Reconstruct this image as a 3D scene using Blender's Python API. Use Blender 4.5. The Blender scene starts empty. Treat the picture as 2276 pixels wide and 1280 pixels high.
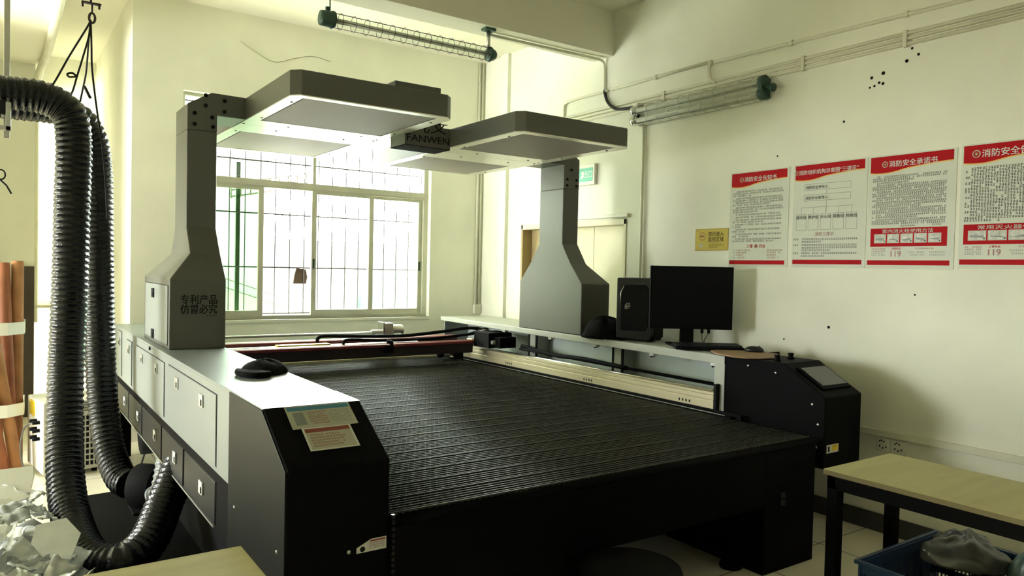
import bpy, bmesh, math, random
from mathutils import Vector, Matrix

random.seed(7)
S = bpy.context.scene
COL = S.collection
PI = math.pi

# ------------------------------------------------------------------ camera
cam_d = bpy.data.cameras.new('camera')
cam = bpy.data.objects.new('camera', cam_d)
COL.objects.link(cam)
cam_d.sensor_fit = 'HORIZONTAL'
cam_d.sensor_width = 36.0
cam_d.lens = 1647.5 / 2276 * 36.0
cam_d.clip_start = 0.02
yaw, pitch, roll = 0.606461859, -0.0253229672, 0.0225942075
fw = Vector((math.sin(yaw) * math.cos(pitch), math.cos(yaw) * math.cos(pitch), math.sin(pitch)))
rt = Vector((math.cos(yaw), -math.sin(yaw), 0))
up = rt.cross(fw)
rt2 = math.cos(roll) * rt + math.sin(roll) * up
up2 = -math.sin(roll) * rt + math.cos(roll) * up
cam.matrix_world = Matrix(((rt2.x, up2.x, -fw.x, 0), (rt2.y, up2.y, -fw.y, 0), (rt2.z, up2.z, -fw.z, 1.6), (0, 0, 0, 1)))
S.camera = cam

# ------------------------------------------------------------------ world, light, exposure
W = bpy.data.worlds.new('daylight')
S.world = W
W.use_nodes = True
bg = W.node_tree.nodes['Background']
bg.inputs[0].default_value = (0.975, 1.0, 0.97, 1)
bg.inputs[1].default_value = 20.0
S.view_settings.view_transform = 'Standard'
S.view_settings.look = 'None'
S.view_settings.gamma = 1.0
S.view_settings.use_curve_mapping = False
S.view_settings.exposure = 1.12
try:
    S.cycles.max_bounces = 10
    S.cycles.diffuse_bounces = 6
    S.cycles.transparent_max_bounces = 12
    S.cycles.sample_clamp_indirect = 6.0
    S.cycles.caustics_reflective = False
    S.cycles.caustics_refractive = False
except Exception:
    pass


def portal(name, loc, rot, sx, sy):
    l = bpy.data.lights.new(name, 'AREA')
    l.shape = 'RECTANGLE'
    l.size, l.size_y = sx, sy
    l.cycles.is_portal = True
    o = bpy.data.objects.new(name, l)
    COL.objects.link(o)
    o.location = loc
    o.rotation_euler = rot
    return o


portal('portal_back_window', (2.63, 7.46, 2.1), (-PI / 2, 0, 0), 2.6, 2.15)
portal('portal_left_window', (-5.1, 7.0, 1.9), (0, -PI / 2, 0), 2.25, 3.05)
portal('portal_rear_window', (1.45, -4.1, 2.5), (PI / 2, 0, 0), 0.52, 0.22)


# ------------------------------------------------------------------ materials
def mat(name, col, rough=0.5, metal=0.0, var=0.06, scale=6.0, bump=0.0, bscale=40.0, spec=0.5, coat=0.0, stretch=None):
    m = bpy.data.materials.new(name)
    m.use_nodes = True
    nt = m.node_tree
    b = nt.nodes['Principled BSDF']
    b.inputs['Roughness'].default_value = rough
    b.inputs['Metallic'].default_value = metal
    b.inputs['Specular IOR Level'].default_value = spec
    b.inputs['Coat Weight'].default_value = coat
    tc = nt.nodes.new('ShaderNodeTexCoord')
    src = tc.outputs['Object']
    if stretch:
        mp = nt.nodes.new('ShaderNodeMapping')
        mp.inputs['Scale'].default_value = stretch
        nt.links.new(src, mp.inputs[0])
        src = mp.outputs[0]
    n = nt.nodes.new('ShaderNodeTexNoise')
    n.inputs['Scale'].default_value = scale
    n.inputs['Detail'].default_value = 4
    nt.links.new(src, n.inputs['Vector'])
    r = nt.nodes.new('ShaderNodeValToRGB')
    r.color_ramp.elements[0].position = 0.3
    r.color_ramp.elements[1].position = 0.7
    r.color_ramp.elements[0].color = tuple(max(0, c * (1 - var)) for c in col) + (1,)
    r.color_ramp.elements[1].color = tuple(min(1, c * (1 + var)) for c in col) + (1,)
    nt.links.new(n.outputs['Fac'], r.inputs[0])
    nt.links.new(r.outputs[0], b.inputs['Base Color'])
    if bump:
        n2 = nt.nodes.new('ShaderNodeTexNoise')
        n2.inputs['Scale'].default_value = bscale
        nt.links.new(src, n2.inputs['Vector'])
        bp = nt.nodes.new('ShaderNodeBump')
        bp.inputs['Strength'].default_value = bump
        bp.inputs['Distance'].default_value = 0.01
        nt.links.new(n2.outputs['Fac'], bp.inputs['Height'])
        nt.links.new(bp.outputs[0], b.inputs['Normal'])
    return m


M = {}
M['plaster'] = mat('wall_plaster', (0.81, 0.81, 0.69), 0.75, var=0.065, scale=1.6, bump=0.08, bscale=30)
M['ceiling'] = mat('ceiling_paint', (0.85, 0.83, 0.70), 0.85, var=0.04, scale=1.2)
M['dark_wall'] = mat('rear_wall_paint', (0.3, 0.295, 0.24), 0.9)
M['shadebrown'] = mat('dark_brown_shade', (0.055, 0.042, 0.028), 0.7, var=0.15)  # shade beside the paper tubes, put into a colour
M['skirting'] = mat('skirting_grey', (0.045, 0.045, 0.045), 0.5, var=0.15)
M['door'] = mat('door_cream', (0.72, 0.68, 0.48), 0.5, var=0.03)
M['jamb'] = mat('jamb_tan', (0.36, 0.27, 0.13), 0.55)
M['white'] = mat('white_plastic', (0.72, 0.71, 0.60), 0.45, var=0.03)
M['pipe'] = mat('conduit_white', (0.70, 0.69, 0.55), 0.5, var=0.05)
M['alu'] = mat('window_aluminium', (0.55, 0.55, 0.44), 0.45, metal=0.2, var=0.06)
M['grey'] = mat('machine_grey_paint', (0.10, 0.102, 0.084), 0.42, var=0.04, scale=3)
M['greylight'] = mat('machine_light_grey_paint', (0.215, 0.238, 0.225), 0.38, var=0.03, scale=3)
M['black'] = mat('machine_black_paint', (0.0028, 0.0028, 0.003), 0.6, var=0.1, spec=0.05)
M['greypost'] = mat('machine_post_grey', (0.44, 0.455, 0.40), 0.4, var=0.03, scale=3)
M['capside'] = mat('cap_side_dark_grey', (0.0085, 0.009, 0.008), 0.40, var=0.1, spec=0.09)
M['blackgloss'] = mat('machine_black_gloss', (0.008, 0.008, 0.009), 0.36, var=0.1, spec=0.3)
M['blackmatt'] = mat('matt_black', (0.0035, 0.0035, 0.0038), 0.75, var=0.2, spec=0.1)
M['cloth'] = mat('black_cloth', (0.005, 0.005, 0.005), 0.95, var=0.3, scale=40, bump=0.3, bscale=120, spec=0.1)
M['screen'] = mat('black_screen', (0.003, 0.003, 0.0034), 0.35, var=0.02, spec=0.1)
M['chrome'] = mat('chrome', (0.75, 0.75, 0.72), 0.15, metal=1.0, var=0.02)
M['steel'] = mat('brushed_steel', (0.62, 0.62, 0.56), 0.35, metal=0.9, var=0.06, scale=20)
M['rail'] = mat('champagne_aluminium', (0.74, 0.66, 0.46), 0.4, metal=0.35, var=0.05, scale=3)
M['frame_white'] = mat('light_box_frame', (0.80, 0.78, 0.69), 0.3, metal=0.4, var=0.03, scale=4)
M['diffuser'] = mat('frosted_diffuser', (0.34, 0.31, 0.28), 0.55, var=0.03, scale=2, spec=0.2)
M['bed'] = mat('conveyor_slat', (0.075, 0.078, 0.058), 0.6, metal=0.3, var=0.25, scale=2.5)
M['bedrod'] = mat('conveyor_rod', (0.050, 0.052, 0.040), 0.48, metal=0.5, var=0.2)
M['red'] = mat('gantry_red', (0.17, 0.012, 0.018), 0.5, metal=0.0, var=0.1)
M['darkred'] = mat('gantry_dark_red', (0.012, 0.004, 0.005), 0.5, metal=0.0, var=0.15)
M['hose'] = mat('black_ribbed_duct', (0.004, 0.005, 0.005), 0.27, var=0.15, scale=30, bump=0.3, bscale=70, spec=0.35)
M['hosegrey'] = mat('grey_ribbed_duct', (0.16, 0.18, 0.18), 0.3, var=0.15, scale=30, bump=0.4, bscale=50, spec=0.6)
M['wood'] = mat('table_laminate', (0.36, 0.325, 0.125), 0.5, var=0.08, scale=3, stretch=(1, 8, 1))
M['woodedge'] = mat('table_edge', (0.16, 0.13, 0.05), 0.6)
M['mdf'] = mat('brown_board', (0.26, 0.16, 0.08), 0.6, var=0.1)
M['tube_a'] = mat('paper_tube_brown', (0.36, 0.16, 0.06), 0.65, var=0.15, scale=10)
M['tube_b'] = mat('paper_tube_red_brown', (0.28, 0.09, 0.035), 0.65, var=0.15, scale=10)
M['tube_c'] = mat('paper_tube_ochre', (0.40, 0.22, 0.08), 0.65, var=0.15, scale=10)
M['scrap'] = mat('white_offcut', (0.70, 0.72, 0.68), 0.8, var=0.1, scale=10)
M['scrapgrey'] = mat('grey_offcut', (0.42, 0.45, 0.44), 0.8, var=0.2, scale=10)
M['foam'] = mat('white_foam_sheet', (0.78, 0.78, 0.70), 0.6, var=0.03)
M['blue'] = mat('blue_plastic', (0.012, 0.045, 0.13), 0.4, var=0.1)
M['film'] = mat('grey_plastic_film', (0.10, 0.10, 0.09), 0.25, var=0.2, scale=15, bump=0.3, bscale=25, spec=0.7)
M['film2'] = mat('green_plastic_film', (0.06, 0.11, 0.095), 0.3, var=0.2, scale=15, bump=0.3, bscale=25, spec=0.6)
M['fabric_olive'] = mat('olive_fabric', (0.085, 0.078, 0.035), 0.9, var=0.2, scale=20)
M['yellow'] = mat('yellow_sticker', (0.80, 0.58, 0.02), 0.5)
M['sign_yellow'] = mat('sign_yellow', (0.50, 0.38, 0.03), 0.45, var=0.04)
M['paper'] = mat('poster_paper', (0.66, 0.68, 0.58), 0.5, spec=0.2, var=0.03)
M['p_red'] = mat('print_red', (0.42, 0.006, 0.010), 0.6, spec=0.1, var=0.03)
M['p_gold'] = mat('print_gold', (0.70, 0.42, 0.06), 0.4)
M['p_black'] = mat('print_black', (0.008, 0.008, 0.008), 0.6, spec=0.15)
M['p_grey'] = mat('print_grey', (0.22, 0.24, 0.22), 0.5)
M['p_photo'] = mat('print_photo', (0.45, 0.45, 0.36), 0.4, var=0.35, scale=30)
M['p_blue'] = mat('print_blue', (0.04, 0.20, 0.30), 0.4)
M['p_brown'] = mat('print_brown_red', (0.24, 0.045, 0.025), 0.4)
M['label'] = mat('label_paper', (0.42, 0.42, 0.33), 0.4, var=0.05)
M['label_white'] = mat('label_white', (0.62, 0.63, 0.58), 0.4)
M['exit_green'] = mat('exit_green', (0.01, 0.33, 0.20), 0.4)
M['lampgreen'] = mat('lamp_cap_green', (0.03, 0.075, 0.055), 0.45, var=0.1)
M['rust'] = mat('dark_rust', (0.035, 0.018, 0.012), 0.7, var=0.3, scale=30)
M['cord'] = mat('black_cord', (0.010, 0.011, 0.009), 0.7)
M['wirewhite'] = mat('pale_wire', (0.42, 0.40, 0.30), 0.6)
M['tubeglass'] = mat('fluorescent_tube', (0.80, 0.80, 0.72), 0.3, var=0.02)
M['facade'] = mat('outside_facade', (0.17, 0.172, 0.168), 0.9, var=0.02, scale=0.6)
M['outground'] = mat('outside_ground', (0.7, 0.7, 0.68), 0.9)
M['stairrail'] = mat('stair_rail', (0.05, 0.035, 0.03), 0.6)
M['teal'] = mat('teal_tarp', (0.055, 0.085, 0.08), 0.7, var=0.12, scale=3)
M['greenpaint'] = mat('green_post', (0.015, 0.04, 0.016), 0.5)
M['cardboard'] = mat('cardboard', (0.06, 0.034, 0.02), 0.8, var=0.1)
M['bar'] = mat('security_bar', (0.03, 0.028, 0.027), 0.5, metal=0.2)
M['panelblue'] = mat('inner_panel', (0.60, 0.68, 0.65), 0.45, var=0.05)
M['keys'] = mat('key_black', (0.012, 0.012, 0.013), 0.35, spec=0.5)
M['lcd'] = mat('touch_screen', (0.055, 0.055, 0.045), 0.25, var=0.2, scale=20, spec=0.6)


def glass(name, tint, refl=0.05):
    m = bpy.data.materials.new(name)
    m.use_nodes = True
    nt = m.node_tree
    nt.nodes.remove(nt.nodes['Principled BSDF'])
    out = nt.nodes['Material Output']
    t = nt.nodes.new('ShaderNodeBsdfTransparent')
    t.inputs[0].default_value = tint + (1,)
    g = nt.nodes.new('ShaderNodeBsdfGlossy')
    g.inputs['Roughness'].default_value = 0.03
    mx = nt.nodes.new('ShaderNodeMixShader')
    mx.inputs[0].default_value = refl
    nt.links.new(t.outputs[0], mx.inputs[1])
    nt.links.new(g.outputs[0], mx.inputs[2])
    nt.links.new(mx.outputs[0], out.inputs[0])
    return m


M['glass'] = glass('clear_glass', (0.95, 0.99, 0.96))
M['glassgreen'] = glass('green_glass', (0.62, 0.80, 0.64))
M['glasslamp'] = glass('lamp_glass', (0.95, 0.97, 0.95))


def tile_floor():
    m = bpy.data.materials.new('floor_tiles')
    m.use_nodes = True
    nt = m.node_tree
    b = nt.nodes['Principled BSDF']
    b.inputs['Roughness'].default_value = 0.28
    tc = nt.nodes.new('ShaderNodeTexCoord')
    br = nt.nodes.new('ShaderNodeTexBrick')
    br.offset = 0.0
    br.inputs['Scale'].default_value = 1.0
    br.inputs['Brick Width'].default_value = 0.6
    br.inputs['Row Height'].default_value = 0.6
    br.inputs['Mortar Size'].default_value = 0.004
    br.inputs['Color1'].default_value = (0.90, 0.84, 0.66, 1)
    br.inputs['Color2'].default_value = (0.87, 0.81, 0.63, 1)
    br.inputs['Mortar'].default_value = (0.13, 0.11, 0.08, 1)
    n = nt.nodes.new('ShaderNodeTexNoise')
    n.inputs['Scale'].default_value = 5
    mx = nt.nodes.new('ShaderNodeMix')
    mx.data_type = 'RGBA'
    mx.blend_type = 'MULTIPLY'
    mx.inputs[0].default_value = 0.15
    nt.links.new(tc.outputs['Object'], br.inputs['Vector'])
    nt.links.new(tc.outputs['Object'], n.inputs['Vector'])
    nt.links.new(br.outputs['Color'], mx.inputs[6])
    nt.links.new(n.outputs['Fac'], mx.inputs[7])
    nt.links.new(mx.outputs[2], b.inputs['Base Color'])
    return m


M['tiles'] = tile_floor()

# ------------------------------------------------------------------ mesh helpers
_text_cache = {}


def text_mesh(s, bold=0.0):
    key = (s, bold)
    if key in _text_cache:
        return _text_cache[key]
    c = bpy.data.curves.new('t', 'FONT')
    c.body = s
    c.size = 1.0
    c.fill_mode = 'BOTH'
    c.resolution_u = 2
    c.offset = bold
    o = bpy.data.objects.new('t', c)
    COL.objects.link(o)
    dg = bpy.context.evaluated_depsgraph_get()
    me = bpy.data.meshes.new_from_object(o.evaluated_get(dg))
    vs = [(v.co.x, v.co.y) for v in me.vertices]
    fs = [tuple(p.vertices) for p in me.polygons]
    bpy.data.objects.remove(o)
    bpy.data.curves.remove(c)
    bpy.data.meshes.remove(me)
    if vs:
        x0 = min(v[0] for v in vs); x1 = max(v[0] for v in vs)
        y0 = min(v[1] for v in vs); y1 = max(v[1] for v in vs)
    else:
        x0 = x1 = y0 = y1 = 0
    _text_cache[key] = (vs, fs, (x0, x1, y0, y1))
    return _text_cache[key]


class MB:
    def __init__(self):
        self.v, self.f, self.m, self.s, self.mats = [], [], [], [], []

    def mi(self, m):
        m = M[m] if isinstance(m, str) else m
        if m not in self.mats:
            self.mats.append(m)
        return self.mats.index(m)

    def add(self, verts, faces, m, smooth=False, X=None):
        b = len(self.v)
        for p in verts:
            p = Vector(p)
            self.v.append(X @ p if X else p)
        k = self.mi(m)
        for f in faces:
            self.f.append(tuple(i + b for i in f))
            self.m.append(k)
            self.s.append(smooth)
        return self

    def box(self, x0, x1, y0, y1, z0, z1, m, X=None):
        vs = [(x, y, z) for z in (z0, z1) for y in (y0, y1) for x in (x0, x1)]
        fs = [(0, 2, 3, 1), (4, 5, 7, 6), (0, 1, 5, 4), (2, 6, 7, 3), (0, 4, 6, 2), (1, 3, 7, 5)]
        return self.add(vs, fs, m, X=X)

    def prism(self, prof, a0, a1, axis, m, X=None):
        """prof: 2D points in the two other axes (x,y / x,z / y,z), extruded along axis."""
        def P(p, a):
            if axis == 'x': return (a, p[0], p[1])
            if axis == 'y': return (p[0], a, p[1])
            return (p[0], p[1], a)
        n = len(prof)
        vs = [P(p, a0) for p in prof] + [P(p, a1) for p in prof]
        area = sum(prof[i][0] * prof[(i + 1) % n][1] - prof[(i + 1) % n][0] * prof[i][1] for i in range(n))
        fs = [tuple(range(n)), tuple(range(2 * n - 1, n - 1, -1))]
        for i in range(n):
            j = (i + 1) % n
            fs.append((i, i + n, j + n, j))
        flip = (area > 0) != (axis == 'y')
        if not flip:
            fs = [tuple(reversed(f)) for f in fs]
        if a1 < a0:
            fs = [tuple(reversed(f)) for f in fs]
        else:
            pass
        fs = [tuple(reversed(f)) for f in fs] if False else fs
        return self.add(vs, fs, m, X=X)

    def loft(self, rings, m, smooth=False, caps=True, X=None):
        n = len(rings[0])
        vs = [p for r in rings for p in r]
        fs = []
        for k in range(len(rings) - 1):
            for i in range(n):
                j = (i + 1) % n
                fs.append((k * n + i, k * n + j, (k + 1) * n + j, (k + 1) * n + i))
        if caps:
            fs.append(tuple(range(n - 1, -1, -1)))
            fs.append(tuple(range((len(rings) - 1) * n, len(rings) * n)))
        return self.add(vs, fs, m, smooth, X)

    def tube(self, pts, r, m, seg=8, smooth=True, caps=True, X=None):
        pts = [Vector(p) for p in pts]
        rad = r if callable(r) else (lambda i, n: r)
        rings = []
        prev = None
        for i, p in enumerate(pts):
            t = (pts[min(i + 1, len(pts) - 1)] - pts[max(i - 1, 0)])
            t = t.normalized() if t.length > 1e-9 else Vector((0, 0, 1))
            if prev is None:
                a = Vector((0, 0, 1)) if abs(t.z) < 0.9 else Vector((1, 0, 0))
                u = t.cross(a).normalized()
            else:
                u = (prev - t * prev.dot(t))
                u = u.normalized() if u.length > 1e-6 else t.cross(Vector((0, 0, 1))).normalized()
            prev = u
            w = t.cross(u)
            rr = rad(i, len(pts))
            rings.append([p + rr * (math.cos(2 * PI * k / seg) * u + math.sin(2 * PI * k / seg) * w) for k in range(seg)])
        return self.loft(rings, m, smooth, caps, X)

    def cyl(self, p0, p1, r, m, seg=16, r1=None, X=None):
        r1 = r if r1 is None else r1
        return self.tube([p0, p1], (lambda i, n: r if i == 0 else r1), m, seg, True, True, X)

    def lathe(self, prof, c, m, seg=24, X=None):
        rings = [[(c[0] + r * math.cos(2 * PI * k / seg), c[1] + r * math.sin(2 * PI * k / seg), c[2] + z) for k in range(seg)] for r, z in prof]
        return self.loft(rings, m, True, True, X)

    def text(self, s, size, X, m, align='C', bold=0.0, width=None, valign='M'):
        vs, fs, (x0, x1, y0, y1) = text_mesh(s)
        if not vs:
            return self
        sx = sy = size
        if width:
            sx = width / (x1 - x0)
        ox = {'L': x0, 'C': (x0 + x1) / 2, 'R': x1}[align]
        oy = {'M': (y0 + y1) / 2, 'B': y0, 'T': y1}[valign]
        d = bold * size
        for k, (dx, dy) in enumerate(((0, 0), (d, 0), (-d, 0), (0, d * .6), (0, -d * .6)) if bold else ((0, 0),)):
            self.add([((x - ox) * sx + dx, (y - oy) * sy + dy, k * 0.00004) for x, y in vs], fs, m, X=X)
        return self

    def build(self, name, parent=None, bevel=0.0, seg=2, label=None, cat=None, group=None, kind=None):
        me = bpy.data.meshes.new(name)
        off = Vector((0, 0, 0))
        if parent is None and self.v:
            xs = [p.x for p in self.v]; ys = [p.y for p in self.v]; zs = [p.z for p in self.v]
            off = Vector(((min(xs) + max(xs)) / 2, (min(ys) + max(ys)) / 2, min(zs)))
        me.from_pydata([tuple(p - off) for p in self.v], [], self.f)
        for m in self.mats:
            me.materials.append(m)
        me.polygons.foreach_set('material_index', self.m)
        me.polygons.foreach_set('use_smooth', self.s)
        bm = bmesh.new()
        bm.from_mesh(me)
        bm.to_mesh(me)
        bm.free()
        me.update()
        o = bpy.data.objects.new(name, me)
        COL.objects.link(o)
        o.location = off
        if parent is not None:
            o.parent = parent
            o.location = -Vector(parent.get('_w', (0, 0, 0)))
            o['_w'] = (0.0, 0.0, 0.0)
        else:
            o['_w'] = tuple(off)
        if bevel:
            b = o.modifiers.new('edge_bevel', 'BEVEL')
            b.width = bevel
            b.segments = seg
            b.limit_method = 'ANGLE'
            b.angle_limit = math.radians(35)
            b.harden_normals = False
        tag(o, label, cat, group, kind)
        return o


def tag(o, label=None, cat=None, group=None, kind=None):
    if label: o['label'] = label
    if cat: o['category'] = cat
    if group: o['group'] = group
    if kind: o['kind'] = kind
    return o


def thing(name, loc, label=None, cat=None, group=None, kind=None):
    o = bpy.data.objects.new(name, None)
    o.empty_display_size = 0.1
    COL.objects.link(o)
    o.location = loc
    o['_w'] = tuple(float(c) for c in loc)
    return tag(o, label, cat, group, kind)


def spline(pts, n):
    """Catmull-Rom through pts, about n samples per span."""
    P = [Vector(p) for p in pts]
    P = [2 * P[0] - P[1]] + P + [2 * P[-1] - P[-2]]
    out = []
    for i in range(1, len(P) - 2):
        for k in range(n):
            t = k / n
            a, b, c, d = P[i - 1], P[i], P[i + 1], P[i + 2]
            out.append(0.5 * ((2 * b) + (c - a) * t + (2 * a - 5 * b + 4 * c - d) * t * t + (3 * b - a - 3 * c + d) * t ** 3))
    out.append(P[-2])
    return out


def resample(pts, step):
    out = [pts[0].copy()]
    acc = 0.0
    for a, b in zip(pts, pts[1:]):
        L = (b - a).length
        while acc + L >= step:
            t = (step - acc) / L
            a = a + (b - a) * t
            out.append(a.copy())
            L = (b - a).length
            acc = 0.0
        acc += L
    return out


def frame_mat(o, xa, ya):
    """matrix with local x along xa, local y along ya at origin o."""
    x = Vector(xa).normalized(); y = Vector(ya).normalized(); z = x.cross(y)
    return Matrix(((x.x, y.x, z.x, o[0]), (x.y, y.y, z.y, o[1]), (x.z, y.z, z.z, o[2]), (0, 0, 0, 1)))


# ================================================================== THE ROOM
XW = 4.57     # right wall face
YB = 7.23     # window wall face
ZC = 3.94     # ceiling
SK = 'structure'

MB().box(-5.2, 4.9, -4.2, 10.5, -0.12, 0, 'tiles').build('floor', kind=SK)
MB().box(-5.2, 4.9, -4.2, 10.5, ZC, ZC + 0.15, 'ceiling').build('ceiling', kind=SK)
MB().box(-5.0, XW, 5.06, 5.32, 3.55, ZC, 'ceiling').build('beam', kind=SK)
MB().box(-0.5, 0.385, 5.32, 10.17, 3.55, ZC, 'ceiling').build('beam_side', kind=SK)

# window wall with its opening
WX0, WX1, WZ0, WZ1 = 1.365, 3.905, 1.06, 3.15
b = MB()
b.box(0.95, WX0, YB, YB + 0.22, 0, ZC, 'plaster')
b.box(WX1, XW, YB, YB + 0.22, 0, ZC, 'plaster')
b.box(WX0, WX1, YB, YB + 0.22, 0, WZ0, 'plaster')
b.box(WX0, WX1, YB, YB + 0.22, WZ1, ZC, 'plaster')
b.build('wall_back', kind=SK)
MB().box(0.95, 1.15, YB + 0.22, 10.17, 0, ZC, 'plaster').build('wall_alcove_side', kind=SK)
MB().box(-5.2, 1.15, 10.17, 10.37, 0, ZC, 'plaster').build('wall_alcove_back', kind=SK)
# right wall with the doorway
DY0, DY1, DZ = 4.83, 6.43, 2.07
b = MB()
b.box(XW, XW + 0.25, -4, DY0, 0, ZC, 'plaster')
b.box(XW, XW + 0.25, DY1, YB + 0.22, 0, ZC, 'plaster')
b.box(XW, XW + 0.25, DY0, DY1, DZ, ZC, 'plaster')
# plug holes and scuffs left in the plaster
for (y, z, r) in [(2.62, 2.87, .010), (2.545, 2.885, .012), (2.60, 2.815, .008), (2.57, 2.83, .009), (2.545, 2.82, .010), (2.63, 2.81, .007),
                  (2.40, 2.93, .011), (2.33, 2.955, .009), (2.37, 3.0, .008), (2.375, 3.04, .009), (2.8, 2.62, .008), (2.86, 1.26, .010),
                  (3.2, 1.15, .006), (2.3, 1.5, .006), (3.3, 2.45, .006)]:
    b.cyl((XW + 0.004, y, z), (XW - 0.001, y, z), r, 'p_black', seg=10)
b.build('wall_right', kind=SK)
MB().box(4.53, XW, 6.70, 6.84, 0, ZC, 'plaster').build('trim_1', kind=SK)
# the far left and rear walls, out of the picture, with the windows that light the machine's flank
LY0, LY1, LZ0, LZ1, LX = 5.5, 8.5, 0.8, 3.0, -5.0
b = MB()
b.box(LX - 0.2, LX, -4, LY0, 0, ZC, 'plaster')
b.box(LX - 0.2, LX, LY1, 10.37, 0, ZC, 'plaster')
b.box(LX - 0.2, LX, LY0, LY1, 0, LZ0, 'plaster')
b.box(LX - 0.2, LX, LY0, LY1, LZ1, ZC, 'plaster')
b.build('wall_left', kind=SK)
MB().box(-1.2, -1.0, -4, 6.1, 2.0, ZC, 'plaster').build('light_blocker_left', kind=SK)  # unseen slab added to keep left window light off the upper right wall
MB().box(-0.68, -0.6, 7.3, 8.93, 0, ZC, 'plaster').build('light_blocker_alcove', kind=SK)  # unseen stub added to shade the alcove from the left window
RXA, RXC, RZ0, RZ1 = 1.2, 1.7, 2.4, 2.6
b = MB()
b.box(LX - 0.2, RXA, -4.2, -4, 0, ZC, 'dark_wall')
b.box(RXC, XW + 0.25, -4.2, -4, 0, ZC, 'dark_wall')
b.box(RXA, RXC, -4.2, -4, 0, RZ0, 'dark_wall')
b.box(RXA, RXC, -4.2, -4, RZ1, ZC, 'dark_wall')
b.build('wall_rear', kind=SK)
MB().box(XW - 0.012, XW, -2, DY0, 0, 0.115, 'skirting').build('baseboard_right', kind=SK)

# ---- window
win = thing('window_1', (2.63, 7.33, WZ0), kind=SK)
YF0, YF1 = 7.30, 7.36
b = MB()
b.box(WX0, WX0 + 0.03, YF0, YF1, WZ0, WZ1, 'alu')
b.box(WX1 - 0.05, WX1, YF0, YF1, WZ0, WZ1, 'alu')
b.box(WX0 + 0.03, WX1 - 0.05, YF0, YF1, WZ1 - 0.03, WZ1, 'alu')
b.box(WX0 + 0.03, WX1 - 0.05, YF0 - 0.002, YF1 + 0.002, WZ0, WZ0 + 0.035, 'alu')
b.box(WX0 + 0.03, WX1 - 0.05, YF0 - 0.012, YF1 + 0.002, 2.355, 2.412, 'alu')
b.box(WX0 + 0.03, WX1 - 0.05, YF0 - 0.006, YF1 + 0.004, 2.340, 2.355, 'alu')
b.box(2.60, 2.632, YF0, YF1, 2.41, WZ1, 'alu')
b.build('window_frame', win)


def sash(x0, x1, y, g, name='sash'):
    z0, z1 = WZ0 + 0.035, 2.345
    s = MB()
    s.box(x0, x0 + 0.05, y, y + 0.025, z0, z1, 'alu')
    s.box(x1 - 0.05, x1, y, y + 0.025, z0, z1, 'alu')
    s.box(x0 + 0.05, x1 - 0.05, y + 0.001, y + 0.024, z0, z0 + 0.05, 'alu')
    s.box(x0 + 0.05, x1 - 0.05, y + 0.001, y + 0.024, z1 - 0.035, z1, 'alu')
    o = s.build(name, win)
    MB().box(x0 + 0.05, x1 - 0.05, y + 0.009, y + 0.014, z0 + 0.05, z1 - 0.035, g).build('pane', o)
    return o


sash(1.46, 2.115, 7.300, 'glassgreen')
s2 = sash(2.595, 3.265, 7.300, 'glass')
s3 = sash(3.215, 3.86, 7.33, 'glass')
for so, (x, y) in ((s2, (2.605, 7.292)), (s3, (3.815, 7.322))):
    MB().box(x, x + 0.022, y, y + 0.01, 1.56, 1.66, 'greenpaint').build('latch', so, bevel=0.003)
for x0, x1 in ((WX0 + 0.03, 2.60), (2.632, WX1 - 0.05)):
    MB().box(x0, x1, 7.325, 7.33, 2.412, WZ1 - 0.03, 'glass').build('fanlight_pane', win)
MB().box(WX0, WX1, YB - 0.012, YF0, WZ0 - 0.03, WZ0, 'white').build('sill', win, bevel=0.004)
# security bars outside
bars = thing('window_grille', (2.6, 7.52, WZ0), 'thin grey security bars fixed outside the window', 'window bars')
b = MB()
for z in (1.10, 1.565, 2.10, 2.62, 3.12):
    b.cyl((WX0 - 0.1, 7.52, z), (WX1 + 0.1, 7.52, z), 0.008, 'bar', 6)
b.build('cross_rails', bars)
for z in (1.10, 2.10, 3.12):
    for x in (WX0 - 0.08, WX1 + 0.08):
        MB().box(x - 0.01, x + 0.01, YB + 0.22, 7.522, z - 0.01, z + 0.01, 'bar').build('wall_bracket', bars)
x = 1.40
while x < 3.95:
    MB().cyl((x, 7.52, 1.08), (x, 7.52, 3.13), 0.0055, 'bar', 6).build('bar', bars)
    x += 0.149

# ---- outside, bright
MB().box(-8, 16, 7.6, 14, -0.2, -0.05, 'outground').build('ground_outside', kind=SK)
b = MB()
b.box(-6, 3.55, 12.0, 12.3, -0.1, 3.3, 'facade')
b.box(3.55, 14, 12.0, 12.3, -0.1, 2.0, 'facade')
b.build('exterior_wall', kind=SK)
st = thing('outdoor_staircase', (3.3, 10.6, 0), 'white outdoor staircase with brown railings seen through the open window sash', 'staircase')
MB().prism([(2.4, -0.1), (4.6, -0.1), (4.6, 0.55), (2.4, 1.3)], 10.6, 11.6, 'y', 'facade').build('flight', st)
b = MB()
for k in range(2):
    b.cyl((2.5, 10.5, 1.40 - 0.12 * k), (4.4, 10.5, 0.745 - 0.12 * k), 0.008, 'stairrail', 6)
b.build('hand_rail', st)
b = MB()
for k in range(3):
    b.cyl((2.6, 10.5, 2.50 + 0.09 * k), (3.7, 10.5, 2.74 + 0.09 * k), 0.014, 'stairrail', 6)
for k in range(9):
    x = 2.6 + k * 0.13
    b.cyl((x, 10.5, 2.48 + 0.218 * (x - 2.6)), (x, 10.5, 2.70 + 0.218 * (x - 2.6)), 0.012, 'stairrail', 6)
b.build('landing_rail', st)
b = MB()
rings = []
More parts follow.
